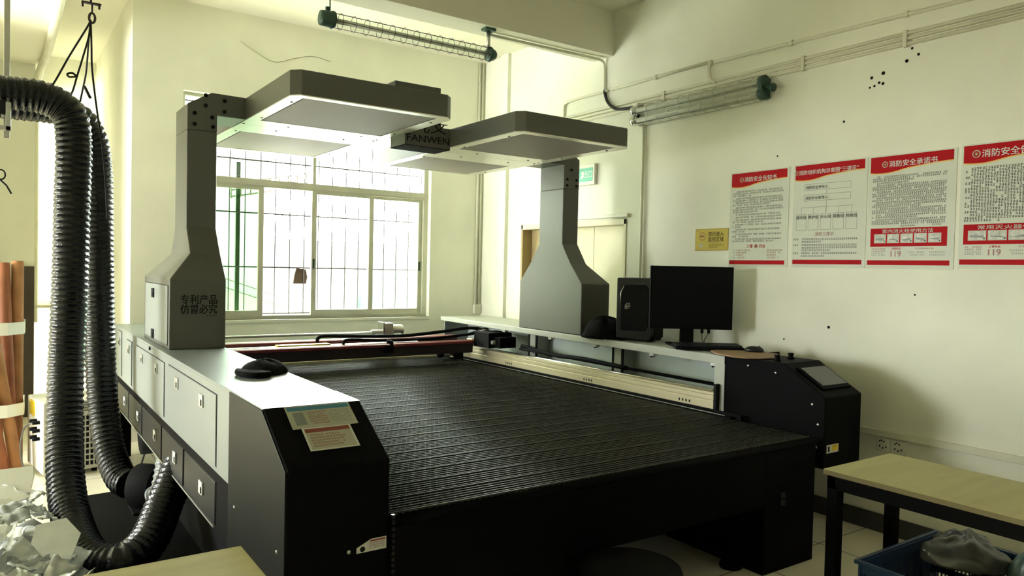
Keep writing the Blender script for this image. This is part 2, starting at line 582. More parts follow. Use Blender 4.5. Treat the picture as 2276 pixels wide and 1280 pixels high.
for k, (z, w) in enumerate([(-0.05, .5), (0.9, .52), (1.25, .5), (1.45, .30), (1.5, .15)]):
    rings.append([(5.08 + w * 0.85 * math.cos(a) + 0.02 * math.sin(5 * a + k), 10.9 + w * 0.5 * math.sin(a), z) for a in [2 * PI * i / 18 for i in range(18)]])
b.loft(rings, 'teal', True)
b.build('tarpaulin_cover', label='teal tarpaulin heaped outside behind the right window pane', cat='tarpaulin')
MB().cyl((4.62, 10.4, 1.5), (5.3, 10.28, -0.05), 0.035, 'facade', 8).build('leaning_pole', label='white pole leaning against the teal tarpaulin outside', cat='pole')
b = MB()
b.add([(2.49, 7.527, 1.40), (2.62, 7.527, 1.40), (2.64, 7.535, 1.47), (2.62, 7.535, 1.55), (2.52, 7.527, 1.56), (2.50, 7.527, 1.48),
       (2.49, 7.547, 1.40), (2.62, 7.547, 1.40), (2.64, 7.555, 1.47), (2.62, 7.555, 1.55), (2.52, 7.547, 1.56), (2.50, 7.547, 1.48)],
      [(0, 1, 2, 3, 4, 5), (11, 10, 9, 8, 7, 6)] + [(i, i + 6, (i + 1) % 6 + 6, (i + 1) % 6) for i in range(6)], 'cardboard')
b.build('cardboard_scrap', label='torn brown cardboard piece stuck behind the window bars', cat='cardboard')
MB().box(1.93, 1.97, 7.60, 7.63, -0.05, 2.6, 'greenpaint').build('green_post', label='green post outside behind the left glass sash', cat='post')

# ---- doorway
door = thing('door_1', (XW + 0.14, 5.6, 0), kind=SK)
b = MB()
b.box(XW - 0.008, XW + 0.2, DY0, DY0 + 0.03, 0, DZ, 'door')
b.box(XW - 0.008, XW + 0.2, DY1 - 0.03, DY1, 0, DZ, 'jamb')
b.box(XW - 0.008, XW + 0.2, DY0, DY1, DZ - 0.05, DZ, 'door')
b.build('door_frame', door, bevel=0.003)
MB().box(XW + 0.10, XW + 0.14, DY0 + 0.03, 5.375, 0.01, DZ - 0.05, 'door').build('door_leaf', door, bevel=0.004)
MB().box(XW + 0.11, XW + 0.15, 5.39, 6.24, 0.01, DZ - 0.05, 'door').build('door_leaf', door, bevel=0.004)
MB().box(XW + 0.11, XW + 0.16, 6.25, DY1 - 0.03, 0.01, DZ - 0.05, 'jamb').build('side_panel', door, bevel=0.004)
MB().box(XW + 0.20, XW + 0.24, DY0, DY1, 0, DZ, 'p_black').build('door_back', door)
MB().box(XW - 0.028, XW, 4.80, 5.62, 2.085, 2.115, 'white').build('cable_duct', bevel=0.003, label='short pale cable duct running along the top of the door', cat='cable duct')

# ---- low trunking and sockets on the right wall
MB().box(XW - 0.03, XW, -1.0, 2.95, 0.608, 0.648, 'pipe').build('cable_duct', bevel=0.004, label='long pale cable duct running low along the right wall above the sockets', cat='cable duct')


def socket(y, label):
    t = thing('wall_socket', (XW, y, 0.555), label, 'socket', 'sockets on the right wall')
    MB().box(XW - 0.012, XW, y - 0.043, y + 0.043, 0.512, 0.598, 'white').build('face_plate', t, bevel=0.003)
    b = MB()
    for dy, dz in ((0.02, 0.02), (0.008, 0.026), (-0.006, 0.02), (0.02, -0.012), (0.0, -0.02), (-0.02, -0.012)):
        MB().box(XW - 0.0135, XW - 0.0115, y + dy - 0.004, y + dy + 0.004, 0.555 + dz - 0.005, 0.555 + dz + 0.005, 'p_black').build('pin_hole', t)


socket(2.458, 'white double wall socket nearer to the black machine end')
socket(2.362, 'white double wall socket farther from the black machine, beside its twin')

# ---- conduits on the right wall

def conduit(name, pts, r, label, matn='pipe', seg=10, group=None, saddles=()):
    t = thing(name, tuple(pts[0]), label, 'conduit', group)
    MB().tube([Vector(p) for p in pts], r, matn, seg).build('conduit_run', t)
    for (p, ax) in saddles:
        MB().box(p[0] - 0.018, p[0] + 0.012, p[1] - 0.012, p[1] + 0.012, p[2] - r - 0.006, p[2] + r + 0.006, matn).build('saddle', t, bevel=0.002)
    return t


xp = XW - 0.018
conduit('wall_conduit', [(xp, 5.06, 3.243), (xp, 3.95, 3.25)], 0.012, 'upper pale conduit on the right wall between beam and black cable', saddles=[((xp, 4.5, 3.245), 0)])
conduit('wall_conduit', [(xp, 3.88, 3.238), (xp, 1.0, 3.18)], 0.012, 'uppermost thin conduit running to the top right of the wall', saddles=[((xp, 3.2, 3.225), 0), ((xp, 2.4, 3.21), 0)])
conduit('wall_conduit', spline([(xp, 5.1, 3.243), (xp, 5.55, 3.243), (xp, 5.70, 3.235), (xp, 5.735, 3.19), (xp, 5.735, 3.05)], 6), 0.012, 'pale conduit bending down behind the right camera box')
conduit('wall_conduit', spline([(xp, 3.92, 3.245), (xp - 0.02, 3.915, 3.19), (xp - 0.02, 3.90, 3.11), (xp, 3.86, 3.075)], 6), 0.015, 'short curved drop conduit joining the upper and lower runs', saddles=[((xp, 3.92, 3.24), 0)])
for i, (z0, z1, y0, lab) in enumerate([(3.090, 3.094, 5.75, 'topmost of the three lower parallel conduits on the right wall'),
                                       (3.058, 3.062, 5.65, 'middle of the three lower parallel conduits on the right wall'),
                                       (3.024, 3.030, 5.55, 'lowest of the three lower parallel conduits on the right wall')]):
    conduit('wall_conduit', [(xp, y0, z0), (xp, 1.0, z1)], 0.012, lab, saddles=[((xp, y, z0 + (z1 - z0) * 0.5), 0) for y in (4.4, 3.1, 2.4)])
conduit('wall_conduit', [(xp, 4.63, 3.0), (xp, 4.63, 0.3)], 0.013, 'vertical pale conduit on the right wall beside the door')
# under-beam conduit feeding the wall lamp
conduit('beam_conduit', spline([(3.29, 5.20, 3.53), (3.9, 5.19, 3.53), (4.40, 5.17, 3.53), (4.53, 5.16, 3.515), (xp, 5.155, 3.44), (xp, 5.15, 3.25)], 8), 0.012, 'pale conduit running under the beam then down the right wall')
MB().tube(spline([(xp, 5.15, 3.25), (xp - 0.01, 5.10, 3.15), (xp - 0.03, 4.98, 3.06), (xp - 0.03, 4.83, 3.03), (xp - 0.01, 4.70, 3.03)], 8), 0.014, 'cord', 10).build('black_cable', label='black cable curving from the wall conduit to the wall lamp', cat='cable')
conduit('corner_conduit', [(4.535, YB - 0.016, 3.93), (4.535, YB - 0.016, 1.18)], 0.012, 'vertical conduit pipe in the corner, nearer the right wall')
conduit('corner_conduit', [(4.495, YB - 0.016, 3.93), (4.495, YB - 0.016, 1.18)], 0.012, 'vertical conduit pipe in the corner, nearer the window')
t = thing('corner_socket', (4.515, YB, 1.12), 'small square pale socket box at the foot of the corner pipes', 'socket')
MB().box(4.475, 4.56, YB - 0.04, YB, 1.085, 1.185, 'white').build('socket_box', t, bevel=0.004)
MB().box(4.495, 4.54, YB - 0.042, YB - 0.04, 1.105, 1.165, 'pipe').build('cover', t)
MB().tube(spline([(1.859, YB - 0.004, 3.676), (2.0, YB - 0.004, 3.60), (2.175, YB - 0.004, 3.539), (2.371, YB - 0.004, 3.608), (2.55, YB - 0.004, 3.66), (2.736, YB - 0.004, 3.642)], 5), 0.003, 'wirewhite', 5).build('loose_wire', label='thin loose wire trailing across the wall above the window', cat='wire')

# ---- exit sign
t = thing('exit_sign', (XW - 0.02, 5.37, 2.5), 'green and white exit light box above the door', 'exit sign')
MB().box(XW - 0.035, XW, 5.24, 5.62, 2.405, 2.60, 'white').build('housing', t, bevel=0.006)
e = MB().box(XW - 0.037, XW - 0.035, 5.265, 5.60, 2.44, 2.565, 'exit_green').build('face', t)
b = MB()
Xe = frame_mat((XW - 0.0375, 5.33, 2.505), (0, -1, 0), (0, 0, 1))
b.text('出口', 0.075, Xe, 'label_white', bold=0.005)
b.add([(XW - .0375, 5.45 - u, 2.47 + v) for u, v in ((0, 0), (.03, .03), (.02, .06), (.05, .07), (.06, .03), (.04, 0))], [(0, 1, 2, 3, 4, 5)], 'label_white')
b.build('lettering', e)

# ================================================================== POSTERS
def poster_mb(yl, zt, w, h):
    b = MB()
    b.box(XW - 0.003, XW - 0.0005, yl - w, yl, zt - h, zt, 'paper')
    return b


class Sheet:
    """printing on the right wall: u to the right, v downwards from the top left corner."""
    def __init__(self, b, yl, zt, x0=XW - 0.003):
        self.b, self.yl, self.zt, self.x0 = b, yl, zt, x0

    def P(self, u, v, L): return (self.x0 - 0.0004 * L, self.yl - u, self.zt - v)

    def rect(self, u0, v0, u1, v1, m, L=1):
        self.b.add([self.P(u0, v1, L), self.P(u1, v1, L), self.P(u1, v0, L), self.P(u0, v0, L)], [(0, 1, 2, 3)], m)

    def outline(self, u0, v0, u1, v1, t, m, L=1):
        self.rect(u0, v0, u1, v0 + t, m, L); self.rect(u0, v1 - t, u1, v1, m, L)
        self.rect(u0, v0, u0 + t, v1, m, L); self.rect(u1 - t, v0, u1, v1, m, L)

    def strip(self, top, bot, m, L=1):
        n = len(top)
        vs = [self.P(u, v, L) for u, v in top] + [self.P(u, v, L) for u, v in bot]
        self.b.add(vs, [(i + n, i + n + 1, i + 1, i) for i in range(n - 1)], m)

    def disc(self, u, v, r, m, L=1, r0=0.0):
        n = 18
        if r0 == 0:
            self.b.add([self.P(u + r * math.cos(-2 * PI * k / n), v - r * math.sin(-2 * PI * k / n), L) for k in range(n)], [tuple(range(n - 1, -1, -1))], m)
        else:
            vs = [self.P(u + q * math.cos(2 * PI * k / n), v - q * math.sin(2 * PI * k / n), L) for q in (r0, r) for k in range(n)]
            self.b.add(vs, [(k, k + n, (k + 1) % n + n, (k + 1) % n) for k in range(n)], m)

    def text(self, s, u, v, size, m, L=3, align='C', bold=0.012, width=None):
        self.b.text(s, size, frame_mat(self.P(u, v, L), (0, -1, 0), (0, 0, 1)), m, align, bold, width)

    def row(self, u0, u1, v, ch, m, L=1, rnd=random, fill=1.0):
        u = u0
        while u + ch * 0.8 <= u1:
            if rnd.random() > 0.06:
                self.rect(u + ch * .08, v, u + ch * .82, v + ch * .17, m, L)
                self.rect(u + ch * .08, v + ch * .55, u + ch * .82, v + ch * .72, m, L)
                k = rnd.choice((.2, .35, .5))
                self.rect(u + ch * k, v - ch * .05, u + ch * (k + .16), v + ch * .85, m, L)
            u += ch


def banner(sh, w, title, size):
    n = 14
    top = [(0.012 + (w - 0.03) * i / n, 0.008) for i in range(n + 1)]
    curve = []
    for i in range(n + 1):
        t = i / n
        v = 0.105 + (0.068 - 0.105) * (t * t * (3 - 2 * t)) + 0.010 * math.sin(min(1, t * 2.2) * PI) * (1 if t < .46 else 0)
        curve.append((0.012 + (w - 0.03) * t, v))
    sh.strip(top, curve, 'p_red', 1)
    sh.strip(curve, [(u, v + 0.007) for u, v in curve], 'p_gold', 1)
    u0 = (w - len(title) * size * 1.02) / 2 + 0.015
    sh.disc(u0 - size * .62, 0.058, size * .46, 'label', 2, size * .36)
    sh.disc(u0 - size * .62, 0.058, size * .24, 'p_brown', 2)
    sh.disc(u0 - size * .62, 0.058, size * .10, 'p_gold', 3)
    sh.text(title, u0, 0.058, size, 'label_white', 3, 'L', 0.012)
    sh.rect(0.008, 0.657, w - 0.022, 0.687, 'p_red', 1)


def small_rows(sh, rows, ch, m, rnd):
    for (u0, u1, v) in rows:
        sh.row(u0, u1, v, ch, m, 1, rnd)


PH = 0.70
rnd = random.Random(3)
# poster 1
yl, zt, w = 3.703, 2.363, 0.51
b = poster_mb(yl, zt, w, PH + 0.005)
sh = Sheet(b, yl, zt)
banner(sh, w, '消防安全告知书', 0.040)
v = 0.140
for para in (3, 4, 3, 1, 1, 2, 2, 2, 2, 2):
    for k in range(para):
        u1 = w - 0.045 if k < para - 1 or para == 1 else rnd.uniform(0.10, w - 0.1)
        sh.row(0.055 if k == 0 else 0.028, u1, v, 0.0125, 'p_black', 1, rnd)
        v += 0.0163
    v += 0.0032
sh.text('三懂', 0.19, 0.553, 0.028, 'p_red'); sh.text('四会', 0.30, 0.553, 0.028, 'p_red')
sh.disc(0.245, 0.553, 0.014, 'p_brown', 1)
for k in range(4):
    sh.row(0.04, 0.06, 0.578 + 0.018 * k, 0.011, 'p_grey', 1, rnd)
    sh.row(0.07, rnd.uniform(.14, .22), 0.578 + 0.018 * k, 0.013, 'p_brown', 1, rnd)
    sh.row(0.34, rnd.uniform(.42, .47), 0.578 + 0.018 * k, 0.013, 'p_brown', 1, rnd)
b.build('wall_poster', label='red and white fire safety poster nearest the monitor, crowded with black text', cat='poster', group='fire safety posters on the right wall')

# poster 2
yl, zt, w = 3.158, 2.368, 0.535
b = poster_mb(yl, zt, w, PH + 0.01)
sh = Sheet(b, yl, zt)
banner(sh, w, '消防组织机构示意图“三提示”', 0.034)
for k, s_ in enumerate(('消防安全责任人：', '消防安全管理人：')):
    v0 = 0.140 + 0.072 * k
    sh.outline(0.085, v0, 0.425, v0 + 0.044, 0.0025, 'p_grey')
    sh.text(s_, 0.095, v0 + 0.023, 0.024, 'p_black', 2, 'L')
sh.rect(0.252, 0.184, 0.255, 0.212, 'p_grey'); sh.rect(0.252, 0.256, 0.255, 0.335, 'p_grey')
sh.rect(0.065, 0.298, 0.445, 0.3005, 'p_grey')
for k, s_ in enumerate(('通讯组', '救护组', '灭火组', '疏散组', '抢救组')):
    u0 = 0.028 + 0.092 * k
    sh.rect(u0 + 0.037, 0.298, u0 + 0.0395, 0.345, 'p_grey')
    sh.outline(u0, 0.345, u0 + 0.078, 0.455, 0.0025, 'p_grey')
    sh.text(s_, u0 + 0.039, 0.366, 0.026, 'p_black', 2)
sh.text('消防三提示', 0.245, 0.482, 0.028, 'p_brown', 2)
for k, (v, n) in enumerate(((0.512, 2), (0.552, 3), (0.607, 2))):
    sh.row(0.012, 0.060, v, 0.0135, 'p_black', 1, rnd)
    for q in range(n):
        sh.row(0.075, w - 0.045 if q < n - 1 else rnd.uniform(.15, .3), v + 0.0175 * q, 0.0135, 'p_black', 1, rnd)
b.build('wall_poster', label='red and white poster with an organisation chart of boxes, second from the monitor', cat='poster', group='fire safety posters on the right wall')


def photo_band(sh, w, title, n, v0):
    sh.rect(0.025, v0, w - 0.04, v0 + 0.115, 'p_red', 1)
    sh.text(title, w / 2 - 0.01, v0 + 0.019, 0.026, 'label', 2, 'C', 0.01, width=(w - 0.22))
    pw = (w - 0.115) / n
    for k in range(n):
        u0 = 0.05 + pw * k
        sh.rect(u0, v0 + 0.036, u0 + pw - 0.008, v0 + 0.093, 'label', 2)
        sh.rect(u0 + .006, v0 + 0.042, u0 + pw - 0.014, v0 + 0.087, 'p_photo', 3)
        sh.strip([(u0 + .012, v0 + .060 + .008 * (k % 3)), (u0 + pw * .55, v0 + .066), (u0 + pw - .02, v0 + .062 + .012 * (k % 2))],
                 [(u0 + .012, v0 + .072), (u0 + pw * .55, v0 + .076), (u0 + pw - .02, v0 + .078)], 'p_grey', 4)
        sh.disc(u0 + pw - 0.018, v0 + 0.082, 0.004, 'p_black', 4)
    sh.text('火警电话', w * 0.36, v0 + 0.128, 0.015, 'p_red', 2)
    sh.text('119', w * 0.36, v0 + 0.160, 0.050, 'p_brown', 2, 'C', 0.02)
    for k in range(4):
        sh.row(0.035, 0.125, v0 + 0.126 + 0.013 * k, 0.010, 'p_brown' if k < 2 else 'p_grey', 1, rnd)
    sh.row(w * .58, w * .8, v0 + 0.124, 0.010, 'p_brown', 1, rnd)
    for k in range(2):
        sh.row(w * .5, w * .7, v0 + 0.146 + 0.017 * k, 0.010, 'p_grey', 1, rnd)
        sh.row(w * .74, w * .92, v0 + 0.146 + 0.017 * k, 0.010, 'p_grey', 1, rnd)


# poster 3
yl, zt, w = 2.615, 2.366, 0.53
b = poster_mb(yl, zt, w, PH + 0.01)
sh = Sheet(b, yl, zt)
banner(sh, w, '消防安全承诺书', 0.042)
v = 0.130
for para in (3, 1, 3, 3, 2, 3, 3, 2, 3):
    for k in range(para):
        u1 = w - 0.045 if k < para - 1 or rnd.random() < .4 else rnd.uniform(0.2, w - 0.08)
        sh.row(0.055 if k == 0 else 0.028, u1, v, 0.0118, 'p_black', 1, rnd)
        v += 0.0128
    v += 0.0015
sh.row(0.215, 0.31, 0.440, 0.011, 'p_black', 1, rnd); sh.row(0.40, 0.47, 0.438, 0.011, 'p_black', 1, rnd)
photo_band(sh, w, '室内消火栓使用方法', 5, 0.457)
b.build('wall_poster', label='red and white pledge poster with five small photos, third from the monitor', cat='poster', group='fire safety posters on the right wall')

# poster 4
yl, zt, w = 2.062, 2.372, 0.53
b = poster_mb(yl, zt, w, PH + 0.01)
sh = Sheet(b, yl, zt)
banner(sh, w, '消防安全告知书', 0.048)
v = 0.135
for para in (2, 2, 2, 3, 2, 3, 2, 3):
    for k in range(para):
        u1 = w - 0.045 if k < para - 1 or rnd.random() < .4 else rnd.uniform(0.2, w - 0.08)
        sh.row(0.055 if k == 0 else 0.025, u1, v, 0.0145, 'p_black', 1, rnd)
        v += 0.0160
    v += 0.001
photo_band(sh, w, '常用灭火器使用', 4, 0.457)
b.build('wall_poster', label='red and white poster cut by the right edge, farthest from the monitor', cat='poster', group='fire safety posters on the right wall')

# yellow surveillance sign
yl, zt, w, h = 4.035, 1.952, 0.325, 0.172
b = MB()
b.box(XW - 0.003, XW - 0.0005, yl - w, yl, zt - h, zt, 'sign_yellow')
sh = Sheet(b, yl, zt)
sh.outline(0.003, 0.003, w - 0.003, h - 0.003, 0.002, 'p_brown')
sh.text('您已进入', 0.205, 0.042, 0.038, 'p_black', 2)
sh.text('监控区域', 0.205, 0.084, 0.038, 'p_black', 2)
sh.row(0.135, 0.27, 0.112, 0.007, 'p_brown', 1, rnd)
sh.row(0.135, 0.285, 0.126, 0.010, 'p_black', 1, rnd)
sh.row(0.135, 0.235, 0.142, 0.010, 'p_black', 1, rnd)
sh.disc(0.070, 0.060, 0.032, 'p_brown', 1, 0.028)
sh.rect(0.05, 0.052, 0.085, 0.066, 'p_brown', 1)
sh.disc(0.058, 0.130, 0.016, 'label', 1)
sh.rect(0.012, 0.012, 0.032, 0.018, 'p_brown', 1)
b.build('yellow_sign', label='small yellow surveillance notice on the wall left of the posters', cat='sign')

# ================================================================== CAGED LAMPS
def lamp_hanging():
    t = thing('caged_lamp', (1.85, 5.13, 3.35), 'green-capped caged fluorescent lamp hanging below the ceiling beam', 'lamp', 'caged fluorescent lamps')
    y, z = 5.13, 3.345
    x0, x1 = 1.96, 3.27
    b = MB()
    b.lathe([(0.0, 0), (0.052, 0.0), (0.056, 0.02), (0.056, 0.075), (0.062, 0.08), (0.062, 0.10), (0.0, 0.10)], (0, 0, 0), 'lampgreen', 20,
            X=Matrix.Translation((x0 - 0.1, y, z)) @ Matrix.Rotation(PI / 2, 4, 'Y'))
    b.box(x0 - 0.06, x0 - 0.03, y - 0.012, y + 0.012, z + 0.05, z + 0.085, 'lampgreen')
    b.build('end_cap', t)
    b = MB()
    b.lathe([(0.0, 0), (0.06, 0.0), (0.06, 0.02), (0.045, 0.03), (0.045, 0.05), (0.03, 0.07), (0.0, 0.07)], (0, 0, 0), 'lampgreen', 20,
            X=Matrix.Translation((x1, y, z)) @ Matrix.Rotation(PI / 2, 4, 'Y'))
    b.build('end_cap', t)
    MB().tube([(x0, y, z), (x1, y, z)], 0.047, 'glasslamp', 18, caps=False).build('glass_tube', t)
    MB().cyl((x0 + 0.02, y, z), (x1 - 0.02, y, z), 0.019, 'tubeglass', 12).build('fluorescent_tube', t)
    b = MB()
    for a in range(6):
        an = a * PI / 3 + 0.3
        b.tube([(x0, y + 0.056 * math.cos(an), z + 0.056 * math.sin(an)), (x1, y + 0.056 * math.cos(an), z + 0.056 * math.sin(an))], 0.0022, 'rust', 5)
    for k in range(13):
        x = x0 + 0.05 + k * (x1 - x0 - 0.1) / 12
        b.tube([(x, y + 0.058 * math.cos(q), z + 0.058 * math.sin(q)) for q in [2 * PI * i / 18 for i in range(19)]], 0.0018, 'rust', 5, caps=False)
    b.build('wire_cage', t)
    b = MB()
    b.cyl((x0 - 0.03, y, z + 0.05), (x0 - 0.03, y, 3.55), 0.005, 'lampgreen', 6)
    b.build('hanger', t)
    b = MB()
    b.cyl((x1 - 0.0, y, z + 0.03), (x1 - 0.0, y, 3.53), 0.017, 'steel', 10)
    b.box(x1 - 0.05, x1 + 0.05, y - 0.035, y + 0.035, 3.53, 3.55, 'lampgreen')
    b.build('hanger', t)


lamp_hanging()


def lamp_wall():
    t = thing('caged_lamp', (4.52, 4.0, 2.94), 'twin-tube caged fluorescent lamp mounted on the right wall', 'lamp', 'caged fluorescent lamps')
    x = 4.50
    z0, z1 = 2.945, 2.935
    y0, y1 = 4.69, 3.40
    b = MB()
    b.prism([(4.46, 2.87), (4.56, 2.87), (4.56, 3.01), (4.46, 3.01)], y1 - 0.03, y1, 'y', 'lampgreen')
    for dz in (0.042, -0.042):
        b.cyl((x, y1 - 0.035, 2.94 + dz), (x, y1 + 0.01, 2.94 + dz), 0.046, 'lampgreen', 16)
    b.cyl((x, y1 - 0.03, 2.94), (x, y1 - 0.085, 2.93), 0.014, 'lampgreen', 10)
    b.cyl((x, y1 - 0.085, 2.93), (x, y1 - 0.105, 2.928), 0.03, 'lampgreen', 10)
    b.build('end_cap', t)
    for dz in (0.042, -0.042):
        MB().tube([(x, y1, 2.94 + dz), (x, y0, 2.94 + dz)], 0.034, 'glasslamp', 16, caps=False).build('glass_tube', t)
        MB().cyl((x, y1 + 0.02, 2.94 + dz), (x, y0 - 0.02, 2.94 + dz), 0.019, 'tubeglass', 12).build('fluorescent_tube', t)
    b = MB()
    for dz in (0.042, -0.042):
        b.lathe([(0.022, -0.012), (0.04, -0.012), (0.044, 0.0), (0.04, 0.03), (0.022, 0.03)], (0, 0, 0), 'chrome', 18,
                X=Matrix.Translation((x, y0, 2.94 + dz)) @ Matrix.Rotation(-PI / 2, 4, 'X'))
    b.box(4.49, 4.56, y0 - 0.01, y0 + 0.01, 2.91, 2.97, 'p_black')
    b.build('end_ring', t)
    MB().prism([(4.545, 2.86), (4.565, 2.86), (4.565, 3.02), (4.545, 3.02)], y1, y0, 'y', 'white').build('reflector', t)
    b = MB()
    for k in range(11):
        y = y1 + 0.06 + k * (y0 - y1 - 0.12) / 10
        pts = [(4.545, y, 3.025), (4.475, y, 3.02), (4.45, y, 2.985), (4.46, y, 2.94), (4.45, y, 2.895), (4.475, y, 2.86), (4.545, y, 2.855)]
        b.tube(pts, 0.0025, 'steel', 5)
    for z in (3.022, 2.985, 2.94, 2.895, 2.858):
        xx = 4.475 if z in (3.022, 2.858) else (4.45 if z != 2.94 else 4.46)
        b.tube([(xx, y1, z), (xx, y0, z)], 0.0025, 'steel', 5)
    b.build('wire_cage', t)
    MB().box(4.50, XW, y0 - 0.03, y0 + 0.03, 3.0, 3.05, 'white').build('wall_bracket', t, bevel=0.003)


lamp_wall()

# ================================================================== THE MACHINE
mach = thing('laser_cutting_machine', (2.5, 4.6, 0), 'large grey and black flatbed laser cutting machine with two overhead camera boxes', 'machine')
LX0, LX1 = 0.79, 1.162
RX0, RX1 = 3.86, 4.23
ZT = 1.074

# --- left cabinet
cab = MB().box(LX0, LX1, 2.95, 6.88, 0.678, 1.060, 'greylight').build('left_cabinet', mach, bevel=0.004)
MB().box(LX0 - 0.002, LX1 + 0.002, 2.702, 6.89, 1.060, ZT, 'greylight').build('top_plate', cab, bevel=0.003)


def side_door(y0, y1, z0, z1, handles, mat_='greylight', px=LX0, par=None, latch='steel'):
    d = MB()
    d.box(px - 0.006, px + 0.002, y0, y1, z0, z1, mat_)
    o = d.build('access_door', par or cab, bevel=0.003)
    e = MB()
    t = 0.004
    e.box(px - 0.0015, px + 0.001, y0 - t, y0, z0 - t, z1 + t, 'p_black')
    e.box(px - 0.0015, px + 0.001, y1, y1 + t, z0 - t, z1 + t, 'p_black')
    e.box(px - 0.0015, px + 0.001, y0, y1, z1, z1 + t, 'p_black')
    e.build('gap_seal', par or cab)
    for (y, z) in handles:
        h = MB()
        h.box(px - 0.014, px - 0.006, y - 0.035, y + 0.035, z - 0.03, z + 0.03, latch)
        h.box(px - 0.017, px - 0.014, y - 0.030, y - 0.012, z - 0.022, z + 0.008, 'p_black')
        h.build('latch', o, bevel=0.004)
    return o


side_door(3.385, 4.50, 0.705, 1.020, [(4.23, 0.955), (3.65, 0.955)])
side_door(4.625, 5.69, 0.705, 1.015, [(5.40, 0.955), (4.86, 0.955)])
side_door(5.89, 6.14, 0.705, 1.015, [(6.0, 0.955)])
side_door(6.42, 6.62, 0.705, 1.045, [(6.52, 0.965)])
MB().cyl((LX0 - 0.008, 5.124, 1.050), (LX0, 5.124, 1.050), 0.012, 'p_black', 12).build('lock', cab)
# --- black skirt below it
skirt = MB().box(LX0 + 0.004, LX1, 2.95, 6.85, 0.41, 0.678, 'black').build('lower_skirt', mach, bevel=0.004)
for y0, y1, ly in ((3.40, 4.05, 3.652), (4.09, 4.68, 4.286), (4.72, 5.40, 4.898), (5.44, 6.0, 5.566), (6.04, 6.6, 6.2)):
    side_door(y0, y1, 0.44, 0.632, [(ly, 0.545)], 'blackgloss', LX0 + 0.004, skirt, 'label_white')
MB().box(LX0 - 0.004, LX0 + 0.02, 3.42, 6.8, 0.425, 0.434, 'steel').build('drip_edge', skirt)

# --- end caps
def end_cap(x0, x1, zb, name, yb):
    prof = [(2.42, zb), (2.42, 0.91), (2.70, ZT), (yb, ZT), (yb, zb)]
    b = MB()
    b.prism(prof, x0, x1, 'x', 'black')
    return b.build(name, mach, bevel=0.006)


cap_l = end_cap(LX0, LX1, 0.02, 'left_end_cap', 2.95)
MB().prism([(2.425, 0.02), (2.425, 0.908), (2.702, ZT - 0.004), (3.157, ZT - 0.004), (3.157, 0.02)], LX0 - 0.006, LX0 + 0.002, 'x', 'capside').build('side_panel', cap_l, bevel=0.002)
# white cover continues over the flat of the end cap
MB().box(LX0 - 0.002, LX1 + 0.002, 2.700, 2.96, ZT - 0.002, ZT + 0.001, 'greylight').build('cover_lip', cap_l)
b = MB()
for (y, z) in ((2.50, 0.10), (2.50, 0.62), (3.05, 0.62)):
    b.cyl((LX0 - 0.009, y, z), (LX0 - 0.005, y, z), 0.007, 'steel', 8)
for (x, z) in ((0.84, 0.52), (1.01, 0.60), (1.1, 0.45)):
    b.cyl((x, 2.417, z), (x, 2.42, z), 0.007, 'steel', 8)
b.build('screws', cap_l)


def label_on(parent, name, o, ux, uy, w, h, fn, thick=0.002):
    """sticker with its top-left at o, ux along the width, uy up the sheet."""
    ux = Vector(ux).normalized(); uy = Vector(uy).normalized(); nz = ux.cross(uy)
    o = Vector(o)
    b = MB()

    def P(u, v, L): return o + ux * u - uy * v + nz * (thick + 0.0004 * L)

    def rect(u0, v0, u1, v1, m, L=1):
        b.add([P(u0, v1, L), P(u1, v1, L), P(u1, v0, L), P(u0, v0, L)], [(0, 1, 2, 3)], m)
    X = Matrix(((ux.x, uy.x, nz.x, 0), (ux.y, uy.y, nz.y, 0), (ux.z, uy.z, nz.z, 0), (0, 0, 0, 1)))

    def text(s, u, v, size, m, L=2, align='C', bold=0.01, width=None):
        b.text(s, size, Matrix.Translation(P(u, v, L)) @ X, m, align, bold, width)

    def rows(u0, u1, v, ch, m, L=1):
        u = u0
        while u + ch * .8 < u1:
            if rnd.random() > .08:
                rect(u, v, u + ch * .75, v + ch * .25, m, L); rect(u, v + ch * .5, u + ch * .75, v + ch * .72, m, L)
            u += ch
    fn(rect, text, rows, w, h, b, P)
    return b.build(name, parent)


sl = Vector((0, 2.70 - 2.42, ZT - 0.91)).normalized()


def lab_blue(rect, text, rows, w, h, b, P):
    rect(0, 0, w, h, 'label', 0)
    rect(0.006, 0.004, w - 0.006, 0.026, 'p_blue', 1)
    rect(0.02, 0.034, 0.06, 0.104, 'p_grey', 1)
    for k in range(6):
        rows(0.075, w * .6, 0.036 + 0.012 * k, 0.009, 'p_brown', 1)
        rows(w * .62, w - .015, 0.036 + 0.012 * k, 0.009, 'p_grey', 1)


def lab_red(rect, text, rows, w, h, b, P):
    rect(0, 0, w, h, 'label_white', 0)
    rect(0.008, 0.006, w - 0.008, h - 0.006, 'label', 1)
    rect(0.008, 0.006, w - 0.008, 0.026, 'p_brown', 2)
    for k in range(5):
        rows(0.02, w - rnd.uniform(.02, .06), 0.036 + 0.014 * k, 0.010, 'p_brown', 2)


label_on(cap_l, 'instruction_label', Vector((0.862, 2.42, 0.91)) + sl * 0.318, (1, 0, 0), sl, 0.248, 0.122, lab_blue, 0.004)
label_on(cap_l, 'warning_label', Vector((0.892, 2.42, 0.91)) + sl * 0.196, (1, 0, 0), sl, 0.183, 0.118, lab_red, 0.005)


